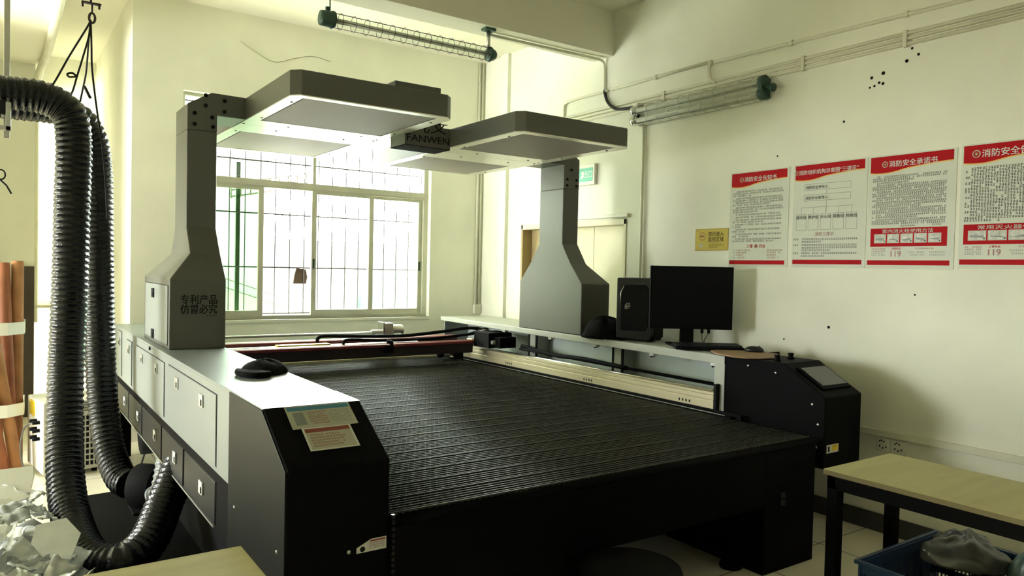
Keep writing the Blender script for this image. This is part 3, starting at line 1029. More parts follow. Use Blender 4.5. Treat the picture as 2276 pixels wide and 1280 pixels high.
def lab_warn(rect, text, rows, w, h, b, P):
    b.add([P(0, h, 0), P(w, h, 0), P(w, 0, 0), P(w * .48, 0, 0), P(0, h * .55, 0)], [(0, 1, 2, 3, 4)], 'label_white')
    rect(w * .45, .004, w - .004, .010, 'p_brown', 1)
    for k in range(3):
        rows(w * .42, w - .006, .014 + .008 * k, .006, 'p_brown', 1)
    n = 12
    b.add([P(w * .2 + .010 * math.cos(2 * PI * k / n), h * .72 - .010 * math.sin(2 * PI * k / n), 1) for k in range(n)], [tuple(range(n))], 'p_black')


label_on(cap_l, 'warning_label', (1.038, 2.42, 0.632), (1, 0, 0), (0, 0, 1), 0.114, 0.044, lab_warn, 0.002)

cap_r = end_cap(RX0, RX1, 0.50, 'right_end_cap', 3.13)
MB().box(RX0 - 0.002, RX1 + 0.19, 3.125, 3.135, 0.50, ZT, 'black').build('joint_plate', cap_r)


def lab_small(rect, text, rows, w, h, b, P):
    rect(0, 0, w, h, 'label_white', 0)
    rect(.05, .004, w - .006, h - .010, 'yellow', 1)
    rect(.012, .008, .03, h - .008, 'p_black', 1)
    rows(.055, w - .012, .010, .006, 'p_black', 2)


label_on(cap_r, 'warning_label', (3.884, 2.42, 0.637), (1, 0, 0), (0, 0, 1), 0.118, 0.048, lab_small, 0.002)
# control screen on the right slope
X = frame_mat(Vector((0, 2.42, 0.91)), (1, 0, 0), sl)
o = MB()
o.box(3.915, 4.20, 0.06, 0.27, 0.0, 0.012, 'black', X=X)
scr = o.build('control_screen', cap_r, bevel=0.004)
MB().box(3.935, 4.185, 0.085, 0.255, 0.012, 0.014, 'lcd', X=X).build('display', scr)
for x, y in ((3.94, 2.80), (4.12, 2.83)):
    b = MB()
    b.lathe([(0.022, 0), (0.022, 0.008), (0.014, 0.012), (0.018, 0.03), (0.018, 0.036), (0.0, 0.036)], (x, y, ZT), 'black', 16)
    b.build('push_button', cap_r)
b = MB()
for (y, z) in ((2.75, 1.01), (2.95, 1.03), (2.50, 0.86), (2.46, 0.75), (2.47, 0.62)):
    b.cyl((RX0 - 0.004, y, z), (RX0, y, z), 0.008, 'steel', 8)
b.build('screws', cap_r)
MB().box(RX0 + 0.03, RX1 - 0.08, 2.92, 2.98, ZT, ZT + 0.003, 'steel').build('top_bracket', cap_r, bevel=0.001)

# --- right cabinet: open towards the bed
RXB = 4.42
rc = MB().prism([(3.13, 1.012), (6.88, 1.043), (6.88, ZT + 0.010), (3.13, ZT - 0.004)], RX0, RXB, 'x', 'greypost').build('right_cabinet_top', mach, bevel=0.004)
rb = MB().box(4.18, 4.21, 3.13, 6.86, 0.50, 1.03, 'panelblue').build('right_back_panel', mach)
for y0, y1 in ((3.14, 3.155), (6.84, 6.86)):
    MB().box(RX0 + 0.03, RXB, y0, y1, 0.5, 1.03, 'greylight').build('bulkhead', mach, bevel=0.003)
MB().box(4.21, RXB, 3.15, 6.84, 0.5, 1.012, 'grey').build('rear_housing', mach, bevel=0.003)
MB().box(RX0 - 0.004, RX0 + 0.03, 3.13, 3.215, 0.685, 1.02, 'greypost').build('front_post', mach, bevel=0.003)
for y in (4.27, 5.40):
    p = MB()
    p.box(4.02, 4.18, y, y + 0.085, 0.66, 1.03, 'greypost')
    p.box(4.015, 4.03, y - 0.02, y, 0.66, 1.03, 'p_black')
    p.box(4.015, 4.03, y + 0.085, y + 0.105, 0.66, 1.03, 'p_black')
    p.build('support_post', mach, bevel=0.003)
MB().box(4.02, 4.18, 6.42, 6.45, 0.66, 1.03, 'steel').build('support_post', mach, bevel=0.003)
for y in (3.24, 3.80, 4.42, 5.0, 5.7):
    c = MB()
    zc = 1.012 + (y - 3.13) / 3.75 * 0.031
    c.box(RX0 + 0.01, RX0 + 0.05, y - 0.02, y + 0.02, zc - 0.018, zc, 'steel')
    c.tube([(RX0 + 0.03, y + 0.03, zc), (RX0 + 0.03, y + 0.02, zc - 0.03), (RX0 + 0.03, y - 0.015, zc - 0.02)], 0.005, 'p_black', 6)
    c.build('cable_clip', mach)

# --- linear rail on the right, and its twin hidden behind the left cabinet
def rail(x, d):
    b = MB()
    prof = [(0.0, 0.715), (0.0, 0.770), (0.006, 0.774), (0.006, 0.778), (0.0, 0.782), (0.0, 0.805), (0.006, 0.809), (0.0, 0.813), (0.0, 0.828), (0.06, 0.828), (0.06, 0.715)]
    b.prism([(x + d * p[0], p[1]) for p in prof], 3.18, 6.34, 'y', 'rail')
    for yc in (3.38, 4.38, 5.48):
        for k in range(4):
            b.box(x - 0.0012, x, yc + 0.03 * k, yc + 0.03 * k + 0.012, 0.735, 0.752, 'p_black')
    o = b.build('linear_rail', mach, bevel=0.001)
    MB().cyl((x + d * 0.03, 3.19, 0.836), (x + d * 0.03, 6.3, 0.836), 0.008, 'chrome', 10).build('guide_rod', o)
    b = MB()
    b.cyl((x + d * 0.10, 3.19, 0.866), (x + d * 0.10, 5.5, 0.875), 0.012, 'blackmatt', 8)
    b.tube(spline([(x + d * 0.10, 4.1, 0.87), (x + d * 0.08, 4.6, 0.885), (x + d * 0.09, 5.0, 0.875), (x + d * 0.12, 5.5, 0.90)], 6), 0.018, 'blackmatt', 8)
    b.build('drag_cable', o)
    MB().box(x + d * 0.0, x + d * 0.14, 3.165, 3.185, 0.70, 0.885, 'p_black').build('rail_stop', o)
    return o


rail(3.82, 1)

# --- conveyor bed
bed = MB().box(LX1, 3.80, 2.43, 6.60, 0.60, 0.684, 'black').build('conveyor_bed', mach, bevel=0.004)
b = MB()
y = 2.445
row = 0
nx = 184
while y < 6.60:
    vs, fs = [], []
    for i in range(nx + 1):
        x = LX1 + 0.01 + i * (3.76 - LX1 - 0.02) / nx
        yy = y + (0.0105 if (i + row) % 2 else -0.0105)
        vs += [(x, yy, 0.684), (x, yy, 0.699)]
    for i in range(nx):
        fs.append((2 * i, 2 * i + 2, 2 * i + 3, 2 * i + 1))
    b.add(vs, fs, 'bed')
    zt_ = 0.6992 if row % 6 else 0.7008
    hw = 0.0034 if row % 6 else 0.0046
    b.tube([(LX1 + 0.01, y, zt_ - 0.002), (3.75, y, zt_ - 0.002)], hw, 'bedrod', 6)
    tv, tf = [], []
    for i in range(nx + 1):
        x = LX1 + 0.01 + i * (3.76 - LX1 - 0.02) / nx
        yy = y + (0.0105 if (i + row) % 2 else -0.0105)
        tv += [(x, yy - 0.0014, zt_ - 0.003), (x, yy + 0.0014, zt_ - 0.003)]
    for i in range(nx):
        tf.append((2 * i, 2 * i + 2, 2 * i + 3, 2 * i + 1))
    b.add(tv, tf, 'bed')
    y += 0.026
    row += 1
b.build('slat_mesh', bed)
b = MB()
b.box(3.762, 3.80, 3.0, 6.60, 0.684, 0.706, 'black')
b.box(3.80, 3.82, 2.95, 6.5, 0.66, 0.722, 'blackmatt')
b.box(3.768, 3.776, 3.05, 6.5, 0.706, 0.709, 'steel')
b.build('edge_strip', bed)
MB().cyl((LX1 + 0.005, 2.440, 0.672), (3.80, 2.440, 0.672), 0.022, 'black', 14).build('front_roller', bed)
# chain at the left front corner
b = MB()
for k in range(12):
    a = 0.70 - k * 0.022
    b.box(1.168, 1.18, 2.405, 2.42, a - 0.008, a + 0.006, 'blackgloss')
b.build('drive_chain', bed)
MB().box(LX1, 3.74, 6.60, 6.66, 0.60, 0.715, 'rail').build('rear_strip', bed, bevel=0.002)
# --- bed front and frame
fp = MB()
fp.box(LX1, 3.344, 2.425, 2.47, 0.37, 0.655, 'black')
fp.box(3.344, 3.79, 2.4255, 2.47, 0.60, 0.655, 'black')
fp.build('front_panel', mach, bevel=0.003)
MB().box(LX1 + 0.001, 2.16, 2.43, 3.1, 0.0, 0.60, 'black').build('left_pedestal', mach, bevel=0.004)
pd = MB()
pd.box(3.345, 3.79, 2.425, 3.12, 0.0, 0.60, 'black')
pd = pd.build('right_pedestal', mach, bevel=0.004)
b = MB()
b.box(3.472, 3.512, 2.418, 2.426, 0.395, 0.425, 'blackgloss')
b.box(3.472, 3.512, 2.418, 2.426, 0.355, 0.385, 'blackgloss')
b.build('emblem', pd)
ft = MB()
ft.lathe([(0.0, 0), (0.06, 0.0), (0.06, 0.02), (0.02, 0.045), (0.02, 0.09), (0.0, 0.09)], (3.30, 2.60, 0), 'blackmatt', 16)
ft.box(3.24, 3.36, 2.55, 2.66, 0.06, 0.09, 'blackmatt')
ft.build('levelling_foot', mach)
# --- under-bed collector and rear legs
b = MB()
b.prism([(LX1 - 0.1, 0.60), (3.60, 0.60), (2.9, 0.30), (1.5, 0.30)], 3.4, 6.0, 'y', 'blackmatt')
b.cyl((0.86, 5.95, 0.36), (1.1, 5.95, 0.36), 0.17, 'blackmatt', 24)
b.build('dust_hopper', mach)
b = MB().box(LX0 + 0.13, LX1 + 0.5, 2.96, 4.95, 0.02, 0.42, 'blackmatt')
b.build('suction_box', mach)
for x, y in ((0.86, 6.75), (3.70, 6.75), (2.3, 6.5)):
    MB().box(x - 0.04, x + 0.04, y - 0.04, y + 0.04, 0, 0.62, 'black').build('leg', mach, bevel=0.004)
MB().box(RX0, RX0 + 0.1, 3.2, 6.8, 0.0, 0.5, 'black').build('right_skirt', mach, bevel=0.004)
MB().box(3.80, RXB, 2.96, 6.86, 0.46, 0.50, 'black').build('cabinet_floor', mach)

# --- gantry: two red beams with the laser carriages
def gantry(y, z, x1):
    b = MB()
    b.prism([(y - 0.035, z - 0.115), (y - 0.040, z - 0.03), (y - 0.055, z - 0.024), (y - 0.055, z - 0.006), (y - 0.04, z), (y + 0.04, z), (y + 0.04, z - 0.115)], LX1 - 0.1, x1, 'x', 'darkred')
    o = b.build('gantry_beam', mach, bevel=0.002)
    MB().prism([(y - 0.057, z - 0.026), (y - 0.057, z - 0.004), (y - 0.04, z + 0.003), (y + 0.03, z + 0.003), (y + 0.03, z - 0.002), (y - 0.04, z - 0.026)], LX1 - 0.1, x1, 'x', 'red').build('red_rail', o)
    return o


g1 = gantry(6.0, 0.918, 3.70)
g2 = gantry(6.30, 0.940, 3.70)
MB().box(LX1, 3.2, 6.12, 6.17, 0.90, 0.915, 'rail').build('belt_rail', g2)
MB().box(1.9, 2.35, 6.10, 6.19, 0.895, 0.925, 'yellow').build('carriage_plate', g2)
b = MB()
b.tube(spline([(2.26, 6.18, 0.935), (2.265, 6.17, 0.97), (2.34, 6.17, 0.985), (2.7, 6.17, 0.97), (3.1, 6.17, 0.965), (3.45, 6.16, 0.99), (3.75, 6.14, 1.02), (3.92, 6.12, 1.0)], 8), 0.016, 'blackmatt', 8)
b.build('cable_chain', g2)
b = MB()
b.tube(spline([(2.44, 6.04, 0.925), (2.445, 6.03, 0.95), (2.52, 6.03, 0.96), (2.9, 6.03, 0.94), (3.3, 6.03, 0.945), (3.6, 6.02, 0.965), (3.80, 6.0, 0.985)], 8), 0.014, 'blackmatt', 8)
b.build('cable_chain', g1)
b = MB()
b.tube(spline([(2.84, 5.93, 0.90), (2.835, 5.925, 0.935), (2.80, 5.94, 0.94)], 5), 0.018, 'blackmatt', 8)
b.box(2.78, 2.86, 5.925, 5.95, 0.84, 0.91, 'blackmatt')
b.build('laser_head', g1)
b = MB()
for k in range(3):
    b.tube(spline([(3.78, 6.05 + .05 * k, 0.97), (3.86, 6.0, 1.0 + .012 * k), (3.93, 6.02 + .03 * k, 0.99), (3.86, 6.12, 0.965)], 6), 0.008, 'wirewhite' if k == 1 else 'blackmatt', 6)
b.build('wire_bundle', g1)
# carriage block at the right end
b = MB()
b.box(3.72, 3.98, 5.72, 5.98, 0.865, 1.005, 'blackmatt')
b.box(3.78, 3.96, 5.62, 5.74, 0.87, 0.97, 'blackmatt')
b.cyl((3.78, 5.70, 0.92), (3.74, 5.70, 0.92), 0.02, 'p_grey', 10)
b.box(3.70, 3.83, 5.98, 6.08, 0.86, 0.93, 'rail')
b.build('end_carriage', g1, bevel=0.005)
b = MB()
b.box(3.66, 3.74, 6.20, 6.40, 0.715, 0.85, 'blackmatt')
b.cyl((3.56, 6.28, 0.765), (3.66, 6.28, 0.765), 0.035, 'steel', 14)
b.cyl((3.52, 6.30, 0.77), (3.56, 6.30, 0.77), 0.045, 'blackmatt', 14)
b.cyl((3.60, 6.22, 0.735), (3.64, 6.22, 0.735), 0.018, 'chrome', 10)
b.build('drive_roller', g1)
# rear drive shaft and motor
b = MB()
b.cyl((LX1 - 0.05, 6.55, 0.966), (2.93, 6.55, 0.966), 0.012, 'steel', 10)
b.build('drive_shaft', mach)
b = MB()
b.box(3.04, 3.13, 6.50, 6.60, 0.90, 1.055, 'steel')
b.box(3.02, 3.04, 6.49, 6.61, 0.89, 1.065, 'chrome')
b.cyl((2.92, 6.55, 0.966), (3.02, 6.55, 0.966), 0.026, 'steel', 14)
b.cyl((3.13, 6.55, 0.985), (3.24, 6.55, 0.985), 0.052, 'steel', 18)
b.cyl((3.24, 6.55, 0.985), (3.25, 6.55, 0.985), 0.045, 'panelblue', 18)
b.box(2.97, 3.25, 6.48, 6.62, 0.84, 0.90, 'panelblue')
b.build('drive_motor', mach, bevel=0.003)
MB().box(LX1 - 0.02, 3.8, 6.66, 6.86, 0.60, 0.86, 'greylight').build('rear_housing', mach, bevel=0.004)

# --- camera columns
def column(x_in, d, y0, y1, n0, n1, zb, ztop, xw, nw):
    """x_in: face towards the bed; d=-1 the column body lies to -x, +1 to +x; xw base width, nw neck width."""
    xo, xn = x_in + d * xw, x_in + d * nw
    k = 0.55
    ya, yb_ = y0 + (n0 - y0) * k, y1 + (n1 - y1) * k
    levels = [(zb, xo, y0, y1), (1.495, xo, y0, y1), (1.655, xn, ya, yb_), (1.822, xn, n0, n1), (ztop, xn, n0, n1)]
    rings = []
    for z, xx, a, c in levels:
        r = [(x_in, a, z), (x_in, c, z), (xx, c, z), (xx, a, z)]
        rings.append(r if d < 0 else list(reversed(r)))
    b = MB()
    b.loft(rings, 'grey')
    return b


col = column(1.157, -1, 4.765, 5.665, 5.044, 5.406, ZT, 2.44, 0.322, 0.18).build('left_column', mach, bevel=0.006)
b = MB()
b.prism([(0.977, 2.44), (1.157, 2.44), (1.157, 2.545), (1.40, 2.545), (1.40, 2.685), (1.122, 2.688), (0.977, 2.602)], 5.0435, 5.4065, 'y', 'grey')
arm = b.build('left_arm', mach, bevel=0.004)
b = MB()
for (x, z) in ((1.02, 2.545), (1.02, 2.475), (1.145 - 0.02, 2.53), (1.13, 2.47), (1.085, 2.60), (1.085, 2.665), (1.20, 2.645), (1.20, 2.575)):
    MB().cyl((x, 5.036, z), (x, 5.044, z), 0.013, 'p_black', 8).build('bolt', arm)
side_door(4.80, 5.60, 1.10, 1.455, [(5.28, 1.395), (5.28, 1.13)], 'greylight', 0.835, col, 'p_black')


def lab_patent(rect, text, rows, w, h, b, P):
    rect(0, 0, w, h, 'grey', 0)
    text('专利产品', w / 2, h * .31, 0.062, 'p_black', 2, 'C', 0.02, width=w * .84)
    text('仿冒必究', w / 2, h * .67, 0.062, 'p_black', 2, 'C', 0.02, width=w * .84)
    rows(w * .68, w * .93, h * .9, .009, 'p_black', 2)


label_on(col, 'patent_label', (0.877, 4.765, 1.425), (1, 0, 0), (0, 0, 1), 0.248, 0.163, lab_patent, 0.001)

colr = column(3.86, 1, 4.58, 5.44, 4.845, 5.17, ZT + 0.005, 2.28, 0.30, 0.165).build('right_column', mach, bevel=0.006)
b = MB()
b.prism([(3.862, 2.28), (4.026, 2.28), (4.026, 2.53), (3.89, 2.612), (3.62, 2.612), (3.62, 2.478), (3.862, 2.478)], 4.8445, 5.1705, 'y', 'grey')
armr = b.build('right_arm', mach, bevel=0.004)
b = MB()
for (x, z) in ((3.895, 2.36), (3.895, 2.31), (3.995, 2.36), (3.995, 2.31), (3.94, 2.44)):
    MB().cyl((x, 4.837, z), (x, 4.845, z), 0.011, 'p_black', 8).build('bolt', armr)

# --- the two camera boxes
def camera_box(x0, x1, y0, y1, z0, z1, seam, name):
    c = 0.05

    def outline(i):
        return [(x0 + i + c, y0 + i), (x1 - i - c, y0 + i), (x1 - i, y0 + i + c), (x1 - i, y1 - i - c), (x1 - i - c, y1 - i), (x0 + i + c, y1 - i), (x0 + i, y1 - i - c), (x0 + i, y0 + i + c)]
    b = MB()
    b.prism(outline(0), z0 + 0.004, z1, 'z', 'grey')
    o = b.build(name, mach, bevel=0.004)
    # pale rim with two recessed diffusers
    b = MB()
    ry = 0.085
    rx = 0.08
    panels = [(x0 + rx, x1 - rx * 1.15, y0 + ry * .75, seam - ry * 2.3), (x0 + rx, x1 - rx * 1.3, seam + ry * 3.6, y1 - ry * .6)]
    ys = [y0, panels[0][2], panels[0][3], seam - 0.002, seam + 0.002, panels[1][2], panels[1][3], y1]
    za, zb = z0, z0 + 0.006
    poly = outline(0.002)
    for (py0, py1) in ((y0, panels[0][2]), (panels[0][3], seam - 0.002), (seam + 0.002, panels[1][2]), (panels[1][3], y1)):
        if py0 == y0:
            b.prism([(x0 + c, py0), (x1 - c, py0), (x1 - .002, py0 + c), (x1 - .002, py1), (x0 + .002, py1), (x0 + .002, py0 + c)], za, zb, 'z', 'frame_white')
        elif py1 == y1:
            b.prism([(x0 + .002, py0), (x1 - .002, py0), (x1 - .002, py1 - c), (x1 - c, py1), (x0 + c, py1), (x0 + .002, py1 - c)], za, zb, 'z', 'frame_white')
        else:
            b.box(x0 + .002, x1 - .002, py0, py1, za, zb, 'frame_white')
    for (px0, px1, py0, py1) in panels:
        b.box(x0 + .002, px0, py0, py1, za, zb, 'frame_white')
        b.box(px1, x1 - .002, py0, py1, za, zb, 'frame_white')
    rim = b.build('rim', o)
    for (px0, px1, py0, py1) in panels:
        g = 0.012
        q = MB()
        q.box(px0 + g, px1 - g, py0 + g, py1 - g, z0 + 0.001, z0 + 0.005, 'diffuser')
        q.build('diffuser', o)
        q = MB()
        for (a0, a1, b0, b1) in ((px0, px0 + g, py0, py1), (px1 - g, px1, py0, py1), (px0, px1, py0, py0 + g), (px0, px1, py1 - g, py1)):
            q.box(a0, a1, b0, b1, z0 + 0.0025, z0 + 0.0055, 'p_black')
        q.build('gap_seal', o)
    q = MB()
    xm = (x0 + x1) / 2
    for (x, y) in ((x0 + .02, seam - .02), (x1 - .05, seam - .03), (x1 - .05, seam + .03), (x0 + .3, seam - .09), (x0 + .28, seam + .12), (x1 - .25, seam + .12), (x1 - .2, seam - .09),
                   (x0 + .06, y0 + .2), (x0 + .06, seam - .3), (x1 - .06, y0 + .2), (x1 - .06, seam - .35), (x0 + .05, seam + .3), (x1 - .06, y1 - .3)):
        q.cyl((x, y, z0 - 0.003), (x, y, z0 + 0.002), 0.008, 'p_black', 8)
    q.build('screws', o)
    return o


bx1 = camera_box(1.333, 2.365, 4.09, 6.38, 2.540, 2.685, 5.18, 'left_camera_box')
bx2 = camera_box(2.705, 3.685, 3.86, 5.99, 2.475, 2.610, 4.93, 'right_camera_box')

# --- brand box joining them
b = MB()
b.prism([(2.345, 2.545), (2.345, 2.465), (2.712, 2.462), (2.712, 2.612), (2.64, 2.612), (2.626, 2.64), (2.626, 2.895), (2.262, 2.895), (2.262, 2.70), (2.345, 2.69)], 4.741, 4.98, 'y', 'grey')
sg = b.build('brand_box', mach, bevel=0.004)
MB().prism([(2.347, 2.4605), (2.712, 2.4575), (2.712, 2.462), (2.347, 2.465)], 4.745, 4.98, 'y', 'cloth').build('under_plate', sg)
b = MB()
Xs = frame_mat((2.53, 4.7385, 2.515), (1, 0, 0), (0, 0, 1))
b.text('FANWEN', 0.07, Xs, 'p_black', bold=0.012, width=0.34)
b.text('凡文', 0.10, frame_mat((2.545, 4.7385, 2.605), (1, 0, 0.05), (0.15, 0, 1)), 'p_black', bold=0.004, width=0.27)
b.build('lettering', sg)

# ================================================================== THINGS ON THE MACHINE
def blob(name, c, rx, ry, rz, matn, rnd_, amp, label, cat, nseg=26, nr=12, flat=True):
    b = MB()
    rings = []
    ph = [rnd_.uniform(0, 6.28) for _ in range(8)]
    for j in range(nr + 1):
        t = j / nr
        el = t * PI / 2
        rings.append([])
        for i in range(nseg):
            a = 2 * PI * i / nseg
            k = 1 + amp * (math.sin(2 * a + ph[0]) * .5 + math.sin(3 * a + ph[1] + 2 * t) * .4 + math.sin(5 * a + ph[2] + 5 * t) * .3 + math.sin(9 * a + ph[3] - 4 * t) * .12)
            r = math.cos(el) * k if j < nr else 0.004
            zz = math.sin(el) * (1 + amp * .8 * math.sin(2 * a + ph[4]) + amp * .5 * math.sin(5 * a + ph[5]))
            rings[-1].append((c[0] + rx * r * math.cos(a), c[1] + ry * r * math.sin(a), c[2] + rz * max(zz, 0)))
    b.loft(rings, matn, True)
    return b


# black cap on the left cabinet: flattened crown and a stubby peak
t = thing('black_hat', (1.03, 3.55, ZT + 0.001), 'crumpled black cap lying on the white left cabinet top', 'hat')
rr = random.Random(4)
bb = blob('crown', (1.06, 3.62, ZT + 0.001), 0.105, 0.135, 0.062, 'cloth', rr, 0.10, None, None)
bb.build('crown', t)
b = MB()
n = 14
top = []
for i in range(n + 1):
    a = PI * 0.15 + i / n * PI * 1.0
    top.append((0.99 + 0.085 * math.cos(a + 1.9), 3.53 + 0.12 * math.sin(a + 1.9)))
prof = top
b.prism(prof, ZT + 0.004, ZT + 0.030, 'z', 'cloth')
b.build('peak', t, bevel=0.010, seg=3)

# black cloth slumped beside the right column
t = thing('black_cloth', (3.97, 4.32, ZT + 0.002), 'black cloth bag slumped between the right column and the computer tower', 'cloth')
rr = random.Random(11)
blob('heap', (3.93, 4.36, ZT + 0.012), 0.15, 0.20, 0.14, 'cloth', rr, 0.16, None, None).build('heap', t)
blob('fold', (3.885, 4.44, ZT - 0.004), 0.05, 0.16, 0.07, 'cloth', rr, 0.12, None, None).build('fold', t)

# computer tower
t = thing('computer_tower', (4.15, 4.15, ZT), 'black computer tower with a chrome accent standing behind the monitor', 'computer')
f0, f1 = Vector((3.885, 4.19, ZT + 0.012)), Vector((4.03, 3.95, ZT + 0.012))
fx = (f1 - f0).normalized()
X = frame_mat(f0, (fx.x, fx.y, 0), (0, 0, 1))   # local x along the front, y up, z towards the viewer
w = (f1 - f0).length
hh = 0.468
b = MB()
b.box(0, w, 0, hh, -0.36, -0.02, 'black', X=X)
tw = b.build('case', t, bevel=0.006)
b = MB()
b.prism([(0.0, 0.01), (w * .92, 0.0), (w, 0.05), (w, hh), (0, hh)], -0.02, 0.012, 'z', 'blackgloss', X=X)
fr = b.build('front_panel', t, bevel=0.008)
b = MB()
b.prism([(w * .13, .07), (w * .80, .07), (w * .88, .11), (w * .88, hh - .08), (w * .80, hh - .05), (w * .2, hh - .05), (w * .13, hh - .11)], 0.012, 0.017, 'z', 'screen', X=X)
b.build('inset_panel', fr, bevel=0.004)
b = MB()
b.tube([(w * .115, .09, .016), (w * .115, hh - .115, .016), (w * .20, hh - .06, .016)], 0.003, 'chrome', 6, X=X)
b.build('chrome_strip', fr)
b = MB()
for i in range(4):
    for j in range(4):
        if (i, j) not in ((0, 3), (3, 0)):
            b.box(w * .24 + i * .011, w * .24 + i * .011 + .006, .235 + j * .012, .235 + j * .012 + .007, .017, .0185, 'p_photo', X=X)
b.build('emblem', fr)
for (x_, z_) in ((0.03, -0.05), (w - 0.03, -0.05), (0.03, -0.32), (w - .03, -0.32)):
    MB().box(x_ - .02, x_ + .02, -0.012, 0.0, z_ - .02, z_ + .02, 'blackmatt', X=X).build('foot', t)

# monitor
t = thing('monitor', (4.12, 3.70, ZT), 'black flat monitor on a stand beside the computer tower', 'monitor')
a0, a1 = Vector((3.88, 3.835, 0)), Vector((4.375, 3.495, 0))
mx = (a1 - a0).normalized()
mw = (a1 - a0).length
X = frame_mat((a0.x, a0.y, 1.195), (mx.x, mx.y, 0), (0, 0.0, 1))
b = MB()
b.box(0, mw, 0, 0.455, -0.035, 0.0, 'blackmatt', X=X)
hd = b.build('housing', t, bevel=0.004)
MB().box(0.010, mw - 0.010, 0.018, 0.445, 0.0, 0.002, 'screen', X=X).build('screen', hd)
b = MB()
b.box(mw * .39, mw * .55, -0.115, 0.12, -0.07, -0.035, 'blackmatt', X=X)
b.build('stand_neck', t, bevel=0.004)
b = MB()
b.box(mw * .25, mw * .70, -0.121, -0.109, -0.16, 0.06, 'blackmatt', X=X)
b.build('stand_base', t, bevel=0.004)
for k, u in enumerate((0.63, 0.71)):
    b = MB()
    b.box(mw * u, mw * u + 0.018, -0.03, 0.0, -0.030, -0.014, 'blackmatt', X=X)
    b.tube([X @ Vector((mw * u + .009, -0.03, -0.022)), X @ Vector((mw * (u + .02 - .05 * k), -0.075, -0.026)), X @ Vector((mw * (u + .05 - .09 * k), -0.118, -0.03))], 0.003, 'cord', 6)
    b.build('cable', t)

# brown board and keyboard, mouse
b = MB()
b.prism([(3.85, 3.20), (3.80, 3.02), (3.83, 2.93), (3.90, 2.88), (4.06, 2.86), (4.22, 3.0), (4.23, 3.30), (4.15, 3.34), (3.95, 3.33)], ZT + 0.002, ZT + 0.010, 'z', 'mdf')
b.build('brown_board', bevel=0.002, label='brown board with a curved edge lying under the mouse', cat='board')

t = thing('keyboard', (4.02, 3.42, ZT), 'black computer keyboard in front of the monitor stand', 'keyboard')
X = Matrix.Translation((4.05, 3.43, ZT + 0.012)) @ Matrix.Rotation(-math.atan2(.57, .82), 4, 'Z') @ Matrix.Rotation(math.radians(4), 4, 'X')
b = MB()
b.box(-0.25, 0.22, -0.10, 0.075, 0.0, 0.018, 'blackmatt', X=X)
kb = b.build('keyboard_body', t, bevel=0.006)
for r in range(5):
    for k in range(17):
        if r == 0 and 4 <= k <= 8:
            if k > 4: continue
            MB().box(-0.242 + 4 * .0268, -0.242 + 8 * .0268 + .022, -0.070, -0.050, 0.018, 0.027, 'keys', X=X).build('key', kb, bevel=0.002)
            continue
        x_ = -0.242 + k * 0.0268
        y_ = -0.070 + r * 0.027
        MB().box(x_, x_ + 0.022, y_, y_ + 0.021, 0.018, 0.027, 'keys', X=X).build('key', kb)
t = thing('computer_mouse', (4.17, 3.13, ZT + 0.01), 'black computer mouse on the brown board beside the keyboard', 'mouse')
b = MB()
rings = []
X = Matrix.Translation((4.165, 3.14, ZT + 0.0105)) @ Matrix.Rotation(-0.9, 4, 'Z')
for z_, s_ in ((0, .95), (0.010, 1.0), (0.022, .92), (0.032, .7), (0.037, .35), (0.038, .05)):
    rings.append([(0.062 * s_ * math.cos(a), 0.034 * s_ * math.sin(a), z_) for a in [2 * PI * i / 20 for i in range(20)]])
b.loft(rings, 'keys', True, X=X)
b.build('shell', t)
MB().cyl((0.030, -0.006, 0.035), (0.030, 0.006, 0.035), 0.008, 'p_grey', 10, X=X).build('wheel', t)

# ================================================================== DUCT HOSES
def ribbed(path, R, matn, pitch=0.042, amp=0.10, seg=30):
    pts = resample(spline(path, 14), pitch / 5)
    lobes = (1.0 + amp * .35, 1.0 + amp * .6, 1.0 - amp * .1, 1.0 - amp * .6, 1.0 - amp * .3)
    rs = [R * lobes[i % 5] for i in range(len(pts))]
    b = MB()
    b.tube(pts, (lambda i, n: rs[i]), matn, seg, True)
    # crinkle the skin between the wire rings
    q = random.Random(5)
    for i, p in enumerate(b.v):
        ring = i // seg
        k = i % seg
        if ring % 5 in (2, 3, 4):
            z = math.sin(k * 2.6 + ring * 1.3) * 0.0055 * (R / 0.1)
            c = pts[ring] if ring < len(pts) else pts[-1]
            d = (p - c)
            if d.length > 1e-6:
                b.v[i] = p + d.normalized() * z
    return b


b = ribbed([(-0.75, 5.12, 2.52), (-0.2, 5.12, 2.52), (0.05, 5.12, 2.535), (0.22, 5.12, 2.53), (0.335, 5.12, 2.46), (0.365, 5.11, 2.30), (0.358, 5.10, 1.9), (0.348, 5.09, 1.4), (0.33, 5.06, 0.9),
            (0.318, 4.93, 0.50), (0.325, 4.66, 0.24), (0.375, 4.25, 0.112), (0.50, 4.06, 0.108), (0.635, 4.14, 0.16), (0.75, 4.34, 0.29), (0.86, 4.50, 0.45)], 0.092, 'hose', pitch=0.036)
b.build('ribbed_duct', label='front black ribbed exhaust duct hanging down then looping to the machine', cat='duct hose', group='ribbed exhaust ducts beside the machine')
b = ribbed([(-0.7, 5.55, 2.56), (0.0, 5.62, 2.56), (0.36, 5.68, 2.56), (0.50, 5.74, 2.45), (0.55, 5.78, 2.20), (0.565, 5.80, 1.6), (0.58, 5.80, 1.0), (0.595, 5.74, 0.60),
            (0.625, 5.62, 0.32), (0.67, 5.45, 0.17), (0.715, 5.34, 0.145)], 0.092, 'hose', pitch=0.036)
b.build('ribbed_duct', label='rear black ribbed exhaust duct, partly behind the front one', cat='duct hose', group='ribbed exhaust ducts beside the machine')
